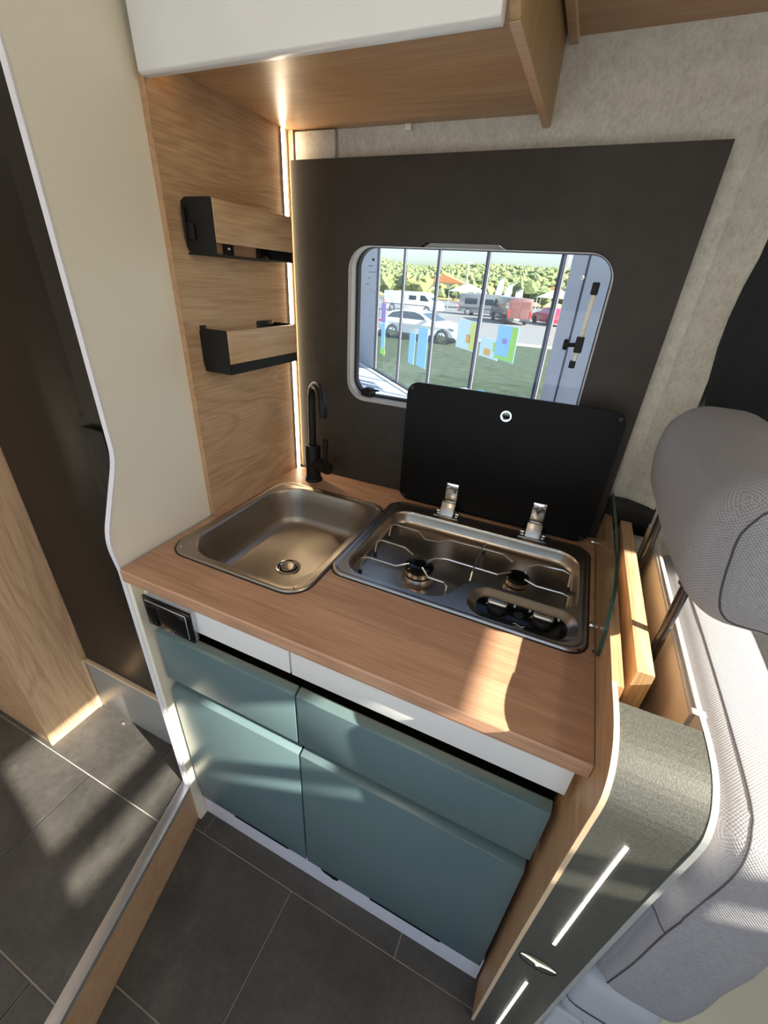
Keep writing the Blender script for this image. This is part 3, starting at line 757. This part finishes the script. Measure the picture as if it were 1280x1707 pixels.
def led(z0, z1, x=.8495):
    w_ = .0018; n_ = 14; R4 = []
    for i in range(n_+1):
        z = z0+(z1-z0)*i/n_; y = fy_at(z)
        R4.append([(x-w_,y-.0011,z),(x+w_,y-.0011,z),(x+w_,y+.002,z),(x-w_,y+.002,z)])
    loft('light_line', R4, LEDC, cv, True, True, smooth=False)
led(.858, .698); led(.694, .535); led(.345, .205); led(.201, .06)
# emblem: thin oval with a swept wing
ex, ez = .8465, .440; ey = fy_at(ez)-.0012
tube('emblem_ring', [(ex+.0285*math.cos(t*math.pi/20), ey, ez+.020*math.sin(t*math.pi/20)) for t in range(40)], .0005, BLACK, cv, 6, closed=True)
wing = [(-.027,.006),(-.014,.0035),(-.004,.0),(0,-.008),(.005,-.0005),(.015,.003),(.027,.0055),(.014,.006),(.004,.0045),(.0,.003),(-.005,.005),(-.015,.0065)]
prism('emblem_wing', [(ex+a, ez+b) for a, b in wing], 'y', ey-.0006, ey+.0002, LEDE, cv)
# stowed table leaf
lf = thing('table_leaf', 'stowed plywood table leaf standing in the slot beside the worktop end', 'table leaf', (.85,-.25,.72))
box('leaf_board', .839, .8605, -.455, -.006, .716, .961, OAKY, lf, .0008)
box('leaf_end', .8392, .8603, -.4565, -.4549, .717, .9605, PLY, lf)
bx = thing('power_box', 'small black box fixed in the corner behind the stowed leaf', 'box', (.85,-.01,.93))
box('box_body', .806, .897, .0, .0295, .930, 1.0, RUBBER, bx, .004)
box('box_cover', .808, .895, -.003, .001, .932, .998, BLACK, bx, .001)

# ------------------------------------------------------------------ wall bulge + blind at right
bl = prism('wall_reveal', [(.836,.0298),(.846,.024),(.872,.010),(.884,.002),(.892,.0),(.905,.0298)], 'z', .93, 1.735, FELT, wb, smooth=True)
rg = []
for j in range(15):
    z = .95+.046*j; R_c = []
    for i in range(61):
        x = .884+i*.012; k = max(0, 1-(x-.884)/.12); R_c.append((x+k*.9*(z-1.36)**2, -.004+.0035*math.sin(i*1.25), z))
    rg.append(R_c+[(x, y+.003, z) for x, y, z in R_c[::-1]])
bd = loft('cab_curtain', rg, SEATD, None, True, True)
tag(bd, 'dark grey fabric curtain hanging behind the headrest at the right edge', 'curtain')

# ------------------------------------------------------------------ seat
se = thing('travel_bench', 'light grey woven bench backrest with headrest, right of the end unit', 'bench seat', (1.0,-.3,.2))
br = pillow('backrest', .9075, 1.045, -.612, -.030, .475, .935, .042, SEAT, se, puff=.008, n=26, wob=.0015)
hr = pillow('headrest', .836, .985, -.470, -.055, 1.052, 1.237, .056, SEAT, se, puff=.007, n=26, wob=.001,
            warp=lambda p: Vector((p.x+.16*max(0, 1.15-p.z), p.y, p.z)))
tube('seam', snap([(.97,-.470,1.052),(.92,-.470,1.053),(.892,-.470,1.066),(.874,-.470,1.10),(.864,-.470,1.15),(.862,-.470,1.19),(.885,-.470,1.225),(.96,-.470,1.235)], hr, 8), .0011, SEAM, hr, 6)
RODM = plain('dark_rod_metal', (.06,.055,.05), .22, .6, nscale=90, nstr=0)
for y in (-.365, -.125):
    tube('headrest_rod', [(.878,y,.80),(.878,y,1.075)], .0068, RODM, se, 16)
    lathe('rod_collar', [(.0,0),(.011,0),(.011,.005),(.009,.007),(0,.007)], (.878,y,1.052), SEAM, se, 'z', 16)
tube('seam', snap([(.945,-.05,.95),(.945,-.30,.95),(.945,-.50,.95),(.945,-.575,.93),(.942,-.61,.89),(.935,-.62,.80),(.930,-.62,.72),(.928,-.62,.60),(.925,-.615,.48)], br, 8), .0010, SEAM, br, 6)
tube('seam', snap([(.900,-.560,.72),(.905,-.600,.735),(.930,-.620,.72)], br, 6), .0009, SEAM, br, 6)
bolster = pillow('bolster', .902, 1.03, -.603, -.06, .30, .475, .03, GREYP, se, n=12)
tube('bolster_seam', [(.902,-.575,.455),(.903,-.590,.40),(.912,-.602,.37),(.96,-.604,.365),(1.02,-.600,.36)], .001, SEAM, bolster, 6, curve=4)
pod = thing('seat_podium', 'pale beige floor podium under the grey seat', 'podium', (1.3,-.4,0))
box('podium_block', .907, 2.19, -.66, -.02, .0, .20, BEIGE, pod, .012, 4)
box('podium_foot', .9045, .955, -.60, -.30, .2005, .30, GREYP, pod, .008, 3)

# ================================================================== OUTSIDE
GZ, LZ = -.60, -1.35
PAVE  = plain('pale_paving', (.33,.36,.40), .5, nscale=8, var=.15)
GRASS = plain('grass_ground', (.028,.045,.015), .9, nscale=3, nstr=.6, var=.5)
ROAD  = plain('asphalt', (.16,.155,.15), .85, nscale=20, var=.12)
KERB  = plain('pale_kerb', (.62,.58,.50), .8, nscale=20)
GALV  = plain('dark_frame', (.045,.05,.07), .8, 0, .1, nscale=100)
GPAN  = plain('grey_wall_panel', (.30,.30,.32), .5, nscale=5, var=.05)
CARW  = plain('car_white', (.72,.74,.77), .15, coat=.6, nscale=50, nstr=0)
VANG  = plain('van_grey', (.20,.21,.23), .2, coat=.5, nscale=50, nstr=0)
VANM  = plain('van_maroon', (.13,.055,.055), .2, coat=.5, nscale=50, nstr=0)
CARR  = plain('car_red', (.42,.03,.06), .2, coat=.5, nscale=50, nstr=0)
CGLAS = plain('car_glass', (.03,.045,.055), .06, nscale=50, nstr=0)
TYRE  = plain('tyre', (.02,.02,.02), .8, nscale=80)
LAMPR = plain('tail_lamp', (.60,.02,.02), .2, nscale=80, nstr=0)
gr_ = struct(mesh_obj('ground', [(-60,.3,GZ),(60,.3,GZ),(60,9.6,GZ),(-60,9.6,GZ),(60,14.5,LZ),(-60,14.5,LZ),(60,25,LZ),(-60,25,LZ)],
       [(0,1,2,3),(3,2,4,5),(5,4,6,7)], GRASS))
struct(mesh_obj('floor_paving', [(-30,-6,GZ+.005),(12,-6,GZ+.005),(12,.2,GZ+.005),(.8,3.95,GZ+.005),(-3.93,8.80,GZ+.005),(-16,21.2,GZ+.005),(-30,21.2,GZ+.005)], [(0,1,2,3,4,5,6)], PAVE))
struct(mesh_obj('ground_yard', [(-60,-60,GZ-.01),(60,-60,GZ-.01),(60,.3,GZ-.01),(-60,.3,GZ-.01)], [(0,1,2,3)], PAVE))
struct(box('road', -120, 60, 25, 88, LZ-.1, LZ+.01, ROAD))
struct(box('road_kerb', -120, 60, 24.7, 25.05, LZ-.1, LZ+.09, KERB))
# ---- glass facade of the neighbouring hall
fa = thing('glass_facade', 'glass facade of dark framed panes between grey wall panels outside the window', 'facade', (-3.93, 8.97, GZ))
FU = Vector((1.05,-1.08,0)); FP = Vector((-3.93,8.97,0)); FN = Vector((-1.08,-1.05,0)).normalized()   # FN points to the camper
def fq(name, k0, k1, z0, z1, t0, t1, mat, parent=fa, bev=0):
    a, b_ = FP+FU*k0, FP+FU*k1; v = []
    for p in (a, b_):
        for t in (t0, t1):
            for z in (z0, z1): v.append((p.x+FN.x*t, p.y+FN.y*t, z))
    return mesh_obj(name, v, [(0,1,3,2), (4,6,7,5), (0,4,5,1), (2,3,7,6), (0,2,6,4), (1,5,7,3)], mat, parent, bev=bev)
MCOV = plain('mullion_cover_grey', (.13,.14,.16), .7, spec=.2, nscale=100)
fq('wall_panel', -6, -.035, GZ, 3.2, -.05, .05, GPAN); fq('wall_panel', 4.115, 5.2, GZ, 3.2, -.05, .05, GPAN)
fq('wall_joint', 4.27, 4.285, GZ, 3.2, .05, .056, GALV)
for k in range(5):
    fq('mullion', k-.017, k+.017, GZ, 3.2, -.02, .03, GALV)
    fq('mullion_cover', k+.017, k+.024, GZ, 3.2, -.008, .012, MCOV)
for k in range(4): fq('pane', k+.045, k+.975, GZ+.06, 3.1, -.004, .004, FGLASS)
fq('bottom_rail', -.02, 4.1, GZ, GZ+.055, -.03, .06, GALV); fq('top_rail', -.02, 4.1, 3.1, 3.2, -.04, .06, GALV)
fq('threshold', -6, 5.2, GZ+.006, GZ+.03, .07, .16, WHITE)
P_B = plain('poster_blue', (.30,.62,.80), .5, nscale=40); P_Y = plain('poster_yellow', (.80,.78,.20), .5, nscale=40)
P_G = plain('poster_green', (.40,.72,.12), .5, nscale=40); P_W = plain('poster_pale', (.66,.84,.82), .5, nscale=40)
P_V = plain('ribbon_violet', (.36,.26,.60), .6, nscale=40); P_O = plain('poster_orange', (.85,.45,.10), .5, nscale=40)
def poster(k0, k1, z0, z1, mat, label, extra=(), t=.010):
    c_ = FP+FU*((k0+k1)/2)
    p = thing('poster', label, 'poster', (c_.x+FN.x*t, c_.y+FN.y*t, z0))
    fq('sheet', k0, k1, z0, z1, t, t+.004, mat, p)
    for a, b_, c0, c1, m2 in extra: fq('print_field', a, b_, c0, c1, t+.0045, t+.006, m2, p)
poster(1.35, 1.54, -.05, .53, P_B, 'narrow pale blue sheet on the facade glass, left of a wider one')
poster(1.62, 1.90, -.03, .67, P_B, 'wider pale blue sheet on the facade glass')
poster(2.60, 3.0, .52, .935, P_W, 'yellow and pale poster on the facade glass in front of the white car', ((2.86,2.99,.53,.92,P_Y),(2.80,2.88,.62,.74,P_O)))
poster(3.08, 3.40, .50, .76, P_W, 'pale poster with orange and green dots on the facade glass', ((3.16,3.27,.53,.62,P_O),(3.31,3.37,.60,.72,P_G)))
poster(3.36, 3.66, .53, .96, P_B, 'blue poster with bright green edge, rightmost on the facade glass', ((3.57,3.655,.54,.955,P_G),(3.45,3.52,.74,.80,P_V),(3.37,3.57,.535,.58,P_G)), .03)
rb = thing('ribbon', 'violet, blue and green hanging ribbon inside the first facade pane', 'ribbon', (-3.6, 8.6, -.1))
fq('ribbon_strip', .20, .40, .55, .95, .01, .014, P_V, rb); fq('ribbon_strip', .24, .40, 0, .54, .01, .014, P_B, rb); fq('ribbon_strip', .22, .42, -.14, -.01, .01, .014, P_G, rb)
# table with a box, in front of the facade
tx = FP+FU*3.55+FN*.55
tt = thing('folding_table', 'grey folding table standing before the right facade pane', 'table', (tx.x, tx.y, GZ))
def tb_(name, u0, u1, v0, v1, z0, z1, mat, parent, bev=.004):
    un = FU.normalized(); v = []
    for u_ in (u0, u1):
        for w_ in (v0, v1):
            for z in (z0, z1): p = tx+un*u_+FN*w_; v.append((p.x, p.y, z))
    return mesh_obj(name, v, [(0,1,3,2), (4,6,7,5), (0,4,5,1), (2,3,7,6), (0,2,6,4), (1,5,7,3)], mat, parent, bev=bev)
tb_('tabletop', -.45, .45, -.25, .25, .06, .09, GREYP, tt)
for a in (-.40, .36):
    for b_ in (-.22, .18): tb_('leg', a, a+.035, b_, b_+.035, GZ, .06, GALV, tt)
tb_('side_panel', -.36, -.02, -.05, -.03, -.45, .05, GREYP, tt); tb_('side_vent', -.28, -.12, -.028, -.024, -.20, -.06, DARK, tt)
bb = thing('blue_box', 'small bright blue box at the right end of the folding table', 'box', (tx.x+.3, tx.y-.3, .09))
tb_('box_body', .22, .46, -.08, .14, .092, .20, P_B, bb); tb_('box_lid', .215, .465, -.085, .145, .20, .215, P_B, bb)
# ---- vehicles (built along +x, then turned)
def wheel(t, x, y, r, wd, rim):
    w_ = lathe('wheel', [(0,0),(r*.92,0),(r,.03),(r,wd-.03),(r*.92,wd),(0,wd)], (x,y,r), TYRE, t, 'y', 28)
    lathe('rim', [(0,-.012),(r*.62,-.006),(r*.66,.0),(0,.002)], (x,y,r), rim, w_, 'y', 24)
    for k in range(5):
        a = k*2*math.pi/5; tube('spoke_gap', [(x+r*.2*math.cos(a), y-.014, r+r*.2*math.sin(a)), (x+r*.55*math.cos(a), y-.012, r+r*.55*math.sin(a))], r*.07, DARK, w_, 6)
def car(loc, ang, paint, label, sc=1):
    t = thing('car', label, 'car')
    low_ = fillet([(-.80,.28),(-.88,.60),(-.82,.92),(-.50,1.04),(2.45,1.02),(3.50,.84),(3.74,.62),(3.72,.28),(3.36,.26),(3.20,.58),(2.95,.70),(2.70,.58),(2.56,.26),(.40,.24),(.25,.58),(0,.70),(-.25,.58),(-.40,.26)], .05, 3)
    prism('body', low_, 'y', -.9, .9, paint, t, bev=.05)
    cab = [(-.62,1.0),(-.18,1.36),(.45,1.47),(1.25,1.45),(1.62,1.36),(2.42,1.0)]
    A = [(x, -.86+max(0,z-1.0)*.35, z) for x, z in cab]; B = [(x, .86-max(0,z-1.0)*.35, z) for x, z in cab]
    mesh_obj('cabin', A+B, [tuple(range(6)), tuple(range(11,5,-1))]+[(i, i+6, (i+1)%6+6, (i+1)%6) for i in range(6)], paint, t, bev=.03)
    def sidewin(P_): mesh_obj('side_window', [(x, -.87+max(0,z-1.0)*.35-dy, z) for dy in (0,-.02) for x, z in P_], [tuple(range(len(P_))), tuple(range(len(P_),2*len(P_)))]+[(i,(i+1)%len(P_),(i+1)%len(P_)+len(P_),i+len(P_)) for i in range(len(P_))], CGLAS, t)
    sidewin([(-.40,1.05),(-.10,1.30),(.42,1.40),(.48,1.05)]); sidewin([(.55,1.05),(.52,1.40),(1.22,1.39),(1.55,1.31),(2.05,1.05)])
    mesh_obj('windscreen', [(1.66,-.72,1.36),(1.66,.72,1.36),(2.40,.80,1.03),(2.40,-.80,1.03),(1.64,-.72,1.34),(1.64,.72,1.34),(2.38,.80,1.01),(2.38,-.80,1.01)], [(0,1,2,3),(4,5,6,7),(0,3,7,4),(1,2,6,5),(0,1,5,4),(2,3,7,6)], CGLAS, t)
    prism('cladding', [(-.84,.25),(-.84,.36),(3.72,.36),(3.72,.22)], 'y', -.905, -.89, TYRE, t)
    for x in (0, 2.95):
        lathe('wheel_arch', [(0,0),(.40,0),(.40,.02),(0,.02)], (x,-.897,.36), TYRE, t, 'y', 28)
        wheel(t, x, -.93, .34, .22, CHROME); wheel(t, x, .71, .34, .22, CHROME)
    prism('headlamp', [(3.30,.80),(3.62,.74),(3.60,.68),(3.34,.74)], 'y', -.912, -.80, CGLAS, t)
    box('tail_lamp', -.89, -.70, -.905, -.60, .80, .90, LAMPR, t); box('tail_lamp', -.89, -.70, .60, .905, .80, .90, LAMPR, t)
    box('door_mirror', 1.95, 2.12, -1.05, -.88, 1.02, 1.15, paint, t, .02); box('grille', 3.70, 3.76, -.5, .5, .35, .55, DARK, t, .01)
    t.location = loc; t.rotation_euler = (0,0,ang); t.scale = (sc,)*3; return t
def van(loc, ang, paint, label, side_windows=(), rear=True, hgt=2.0):
    t = thing('van', label, 'van'); h = hgt
    P_ = fillet([(-1.0,.35),(-1.0,h-.05),(3.3,h),(3.75,h-.12),(4.45,1.25),(4.95,1.05),(5.1,.75),(5.1,.32),(4.3,.28),(4.15,.62),(3.9,.72),(3.65,.62),(3.5,.28),(.4,.28),(.25,.62),(0,.72),(-.25,.62),(-.4,.30)], .07, 3)
    prism('body', P_, 'y', -1.0, 1.0, paint, t, bev=.07)
    mesh_obj('windscreen', [(3.82,-.84,h-.2),(3.82,.84,h-.2),(4.45,.9,1.27),(4.45,-.9,1.27),(3.78,-.84,h-.22),(3.78,.84,h-.22),(4.41,.9,1.25),(4.41,-.9,1.25)], [(0,1,2,3),(4,5,6,7),(0,3,7,4),(1,2,6,5),(0,1,5,4),(2,3,7,6)], CGLAS, t)
    for s_ in (-1, 1):
        prism('cab_window', [(3.15,1.15),(3.15,h-.28),(3.62,h-.30),(4.15,1.15)], 'y', s_*1.0-(.012 if s_ < 0 else -.0), s_*1.0+(.012 if s_ > 0 else 0), CGLAS, t)
        box('body_rail', -.9, 3.9, s_*1.006-.008, s_*1.006+.008, .70, .76, TYRE, t)
    for a, b_, c0, c1 in side_windows:
        box('side_window', a, b_, -1.014, -.998, c0, c1, CGLAS, t)
        box('side_window', a, b_, .998, 1.014, c0, c1, CGLAS, t)
    for x in (0, 3.9): wheel(t, x, -1.02, .34, .24, ALU); wheel(t, x, .78, .34, .24, ALU)
    for s_ in (-1, 1):
        box('rear_window', -1.014, -.995, min(s_*.1, s_*.8), max(s_*.1, s_*.8), 1.28, h-.28, CGLAS if rear else paint, t)
        box('tail_lamp', -1.03, -.95, min(s_*.86, s_*1.01), max(s_*.86, s_*1.01), .62, 1.12, LAMPR, t)
    box('bumper', -1.06, -.98, -.98, .98, .34, .52, TYRE, t, .01); box('number_plate', -1.07, -1.058, -.05, .42, .40, .50, WHP, t)
    box('door_split', -1.008, -.99, -.008, .008, .5, h-.1, DARK, t)
    t.location = loc; t.rotation_euler = (0,0,ang); return t
car((-8.95,22.85,LZ), -.11, CARW, 'white crossover car parked on the grass edge outside the window')
van((-18.6,45.2,LZ), -.05, CARW, 'long white panel van parked behind the white car', ((1.9,2.7,1.2,1.6),), hgt=1.95)
van((-11.4,48.6,LZ), .03, VANG, 'grey panel van in the middle of the car park', ((-.4,.9,1.1,1.65),(1.2,2.6,1.1,1.65)), hgt=2.1)
mv = van((-5.3,40.5,LZ), 2.02, VANM, 'dark maroon panel van seen from the rear with white lettering', (), rear=False, hgt=2.1)
for z, wds in ((1.50, (.16,.10,.22,.07,.20,.12,.18)), (.98, (.24,.12,.30,.10,.22))):
    y = .52
    for q in wds: box('lettering', -1.022, -1.014, y-q, y, z-.035, z+.035, WHP, mv); y -= q+.03
for y, w_ in ((.62,.05),(.40,.12),(-.30,.10),(-.52,.12)): box('small_sign_mark', -1.022, -1.014, y-w_/2, y+w_/2, 1.20, 1.27, WHP, mv)
prism('emblem_mark', fillet([(-.12,1.14),(.12,1.14),(.14,1.26),(0,1.38),(-.14,1.26)], .03, 3), 'x', -1.022, -1.014, WHP, mv)
car((-1.9,42.6,LZ), 2.1, CARR, 'red car at the right edge of the view through the window')
car((-16.2,33.5,LZ), 2.0, VANG, 'grey car behind the tail of the white crossover', 1)
van((-22.5,39.5,LZ), 2.2, CARW, 'white van at the far left, seen from the rear', ((0,2.6,1.2,1.6),), hgt=2.0)
# ---- hill, trees, houses, flags
LEAF = plain('leaf_olive', (.13,.16,.06), .9, nscale=2.5, nstr=.8, var=.5); LEAF2 = plain('leaf_yellow_green', (.21,.23,.08), .9, nscale=2.5, nstr=.8, var=.3)
DRY = plain('dry_hillside', (.26,.19,.07), .95, nscale=.2, var=.4); BARK = plain('bark', (.10,.07,.04), .9, nscale=10)
def hz(x, y):
    t = max(0, min(1, (y-92)/110)); t = t*t*(3-2*t)
    return LZ+t*(9.3+1.2*math.sin(x*.045+1)+.8*math.sin(x*.11))
NX, NY = 40, 14
hv = [(-170+i*6, 88+j*12, hz(-170+i*6, 88+j*12)) for j in range(NY) for i in range(NX)]
hill = struct(mesh_obj('hill', hv, [(j*NX+i, j*NX+i+1, (j+1)*NX+i+1, (j+1)*NX+i) for j in range(NY-1) for i in range(NX-1)], DRY, smooth=True))
ico = bmesh.new(); bmesh.ops.create_icosphere(ico, subdivisions=1, radius=1); IV = [v.co.copy() for v in ico.verts]; IF = [tuple(v.index for v in f.verts) for f in ico.faces]; ico.free()
def blobs(name, L, mat, parent=None):
    v, f = [], []
    for x, y, z, r_ in L:
        b0 = len(v); ph = random.random()*9
        for q in IV:
            k = r_*(1+.22*math.sin(q.x*5+ph)*math.cos(q.y*6+ph)+.12*math.sin(q.z*9+ph*2)); v.append((x+q.x*k, y+q.y*k, z+q.z*k*.85))
        f += [tuple(i+b0 for i in t_) for t_ in IF]
    return mesh_obj(name, v, f, mat, parent, smooth=True)
LA, LB = [], []
for i in range(5200):
    y = 100+random.random()**.8*110; x = -.5*y*1.02+random.random()*y*.62-4; r_ = .45+random.random()**2*1.3
    if 108 < y < 126 and random.random() < .6: continue
    if any(abs(x-hx) < hw_/2+2.2 and hy-3 < y < hy+8 for hx, hy, hw_ in ((-47,96,8),(-6.5,95,9),(-36,118,10))): continue
    (LA if random.random() < .62 else LB).append((x, y, hz(x, y)+r_*.5, r_))
stuff(tag(blobs('forest', LA, LEAF), 'dark olive pine forest covering the hill beyond the car park', 'forest'))
stuff(tag(blobs('scrub', LB, LEAF2), 'yellow green scrub growing between the pines on the hill', 'shrubs'))
k = 0
TL = [('wide bright green round tree behind the white van', -27.5, 74, 2.7, LEAF2), ('dark olive tree behind the far left van', -40, 86, 2.8, LEAF),
      ('green tree left of the utility pole', -24.5, 88, 1.7, LEAF), ('yellow green tree behind the grey van', -17.5, 80, 2.0, LEAF2),
      ('dark green tree behind the feather flags', -12, 86, 2.6, LEAF), ('olive tree behind the maroon van', -7.4, 84, 2.2, LEAF), ('green tree at the right edge of the car park', -3.5, 86, 2.6, LEAF)]
for lb, x, y, r_, m_ in TL:
    t = thing('tree', lb, 'tree', (x, y, LZ), 'trees behind the car park')
    tube('trunk', [(x,y,LZ),(x,y,LZ+r_*.7)], r_*.08, BARK, t, 8)
    blobs('crown', [(x+random.uniform(-.7,.7)*r_, y+random.uniform(-.5,.5)*r_, LZ+r_*(.75+random.uniform(-.1,.35)), r_*random.uniform(.45,.7)) for _ in range(9)], m_, t)
po = thing('utility_pole', 'tall pale utility pole beyond the grey van', 'pole', (-21.05, 83, LZ))
tube('pole_shaft', [(-21.05,83,LZ),(-21.05,83,5.6)], lambda t_: .17-.06*t_, KERB, po, 10); box('cross_arm', -21.8, -20.3, 82.9, 83.1, 4.9, 5.05, KERB, po)
for i, (x, y, lb) in enumerate(((-10.2,55,'white feather flag left of its two neighbours'), (-9.2,55.4,'middle of the three white feather flags'), (-7.9,55.2,'white feather flag right of its two neighbours'))):
    t = thing('feather_flag', lb, 'flag', (x, y, LZ), 'feather flags behind the maroon van')
    tube('flag_pole', [(x,y,LZ),(x+.05,y,1.0),(x+.35,y,2.2-.5*i),(x+.8,y,2.5-.5*i)], .03, ALU, t, 8, curve=4)
    prism('flag_cloth', fillet([(x+.05,-.6),(x+.5,-.6),(x+.85,1.4-.5*i),(x+.8,2.45-.5*i),(x+.35,2.15-.5*i),(x+.08,1.0)], .1, 3), 'y', y-.01, y+.01, WHP, t)
ROOF = plain('terracotta_roof', (.50,.20,.09), .9, nscale=6, var=.2); WALLH = plain('render_wall', (.62,.55,.42), .9, nscale=4, var=.08)
def house(x, y, w_, h_, lb, cat='house'):
    t = thing('house', lb, cat, (x, y, LZ))
    z0 = hz(x, y)-.3
    box('house_wall', x-w_/2, x+w_/2, y, y+5, z0, z0+h_, WALLH, t)
    prism('roof', [(x-w_/2-.4, z0+h_), (x+w_/2+.4, z0+h_), (x, z0+h_+w_*.18)], 'y', y-.4, y+5.4, ROOF, t)
    n_ = max(2, int(w_/2))
    for i in range(n_):
        cx = x-w_/2+(i+.5)*w_/n_
        box('house_window', cx-.35, cx+.35, y-.03, y+.02, z0+h_*.45, z0+h_*.8, CGLAS, t)
house(-47, 96, 8, 2.2, 'low house with terracotta roof at the left below the hill')
house(-6.5, 95, 9, 2.4, 'low house with terracotta roof at the right below the hill')
house(-36, 118, 10, 2.2, 'pale house up on the slope behind the utility pole')
for i, (x, y, lb) in enumerate(((-3.4,58,'white pitched marquee beyond the red car'), (-15.2,62,'white pitched marquee beyond the grey van'))):
    t = thing('marquee', lb, 'tent', (x, y, LZ))
    mesh_obj('tent_roof', [(x-2.2,y-2,.7),(x+2.2,y-2,.7),(x+2.2,y+2,.7),(x-2.2,y+2,.7),(x,y,1.7),(x,y,1.6)], [(0,1,4),(1,2,4),(2,3,4),(3,0,4),(0,1,5),(1,2,5),(2,3,5),(3,0,5)], WHP, t)
    for a, b_ in ((-2.1,-1.9),(2.1,-1.9),(-2.1,1.9),(2.1,1.9)): tube('post', [(x+a,y+b_,LZ),(x+a,y+b_,.72)], .05, ALU, t, 8)
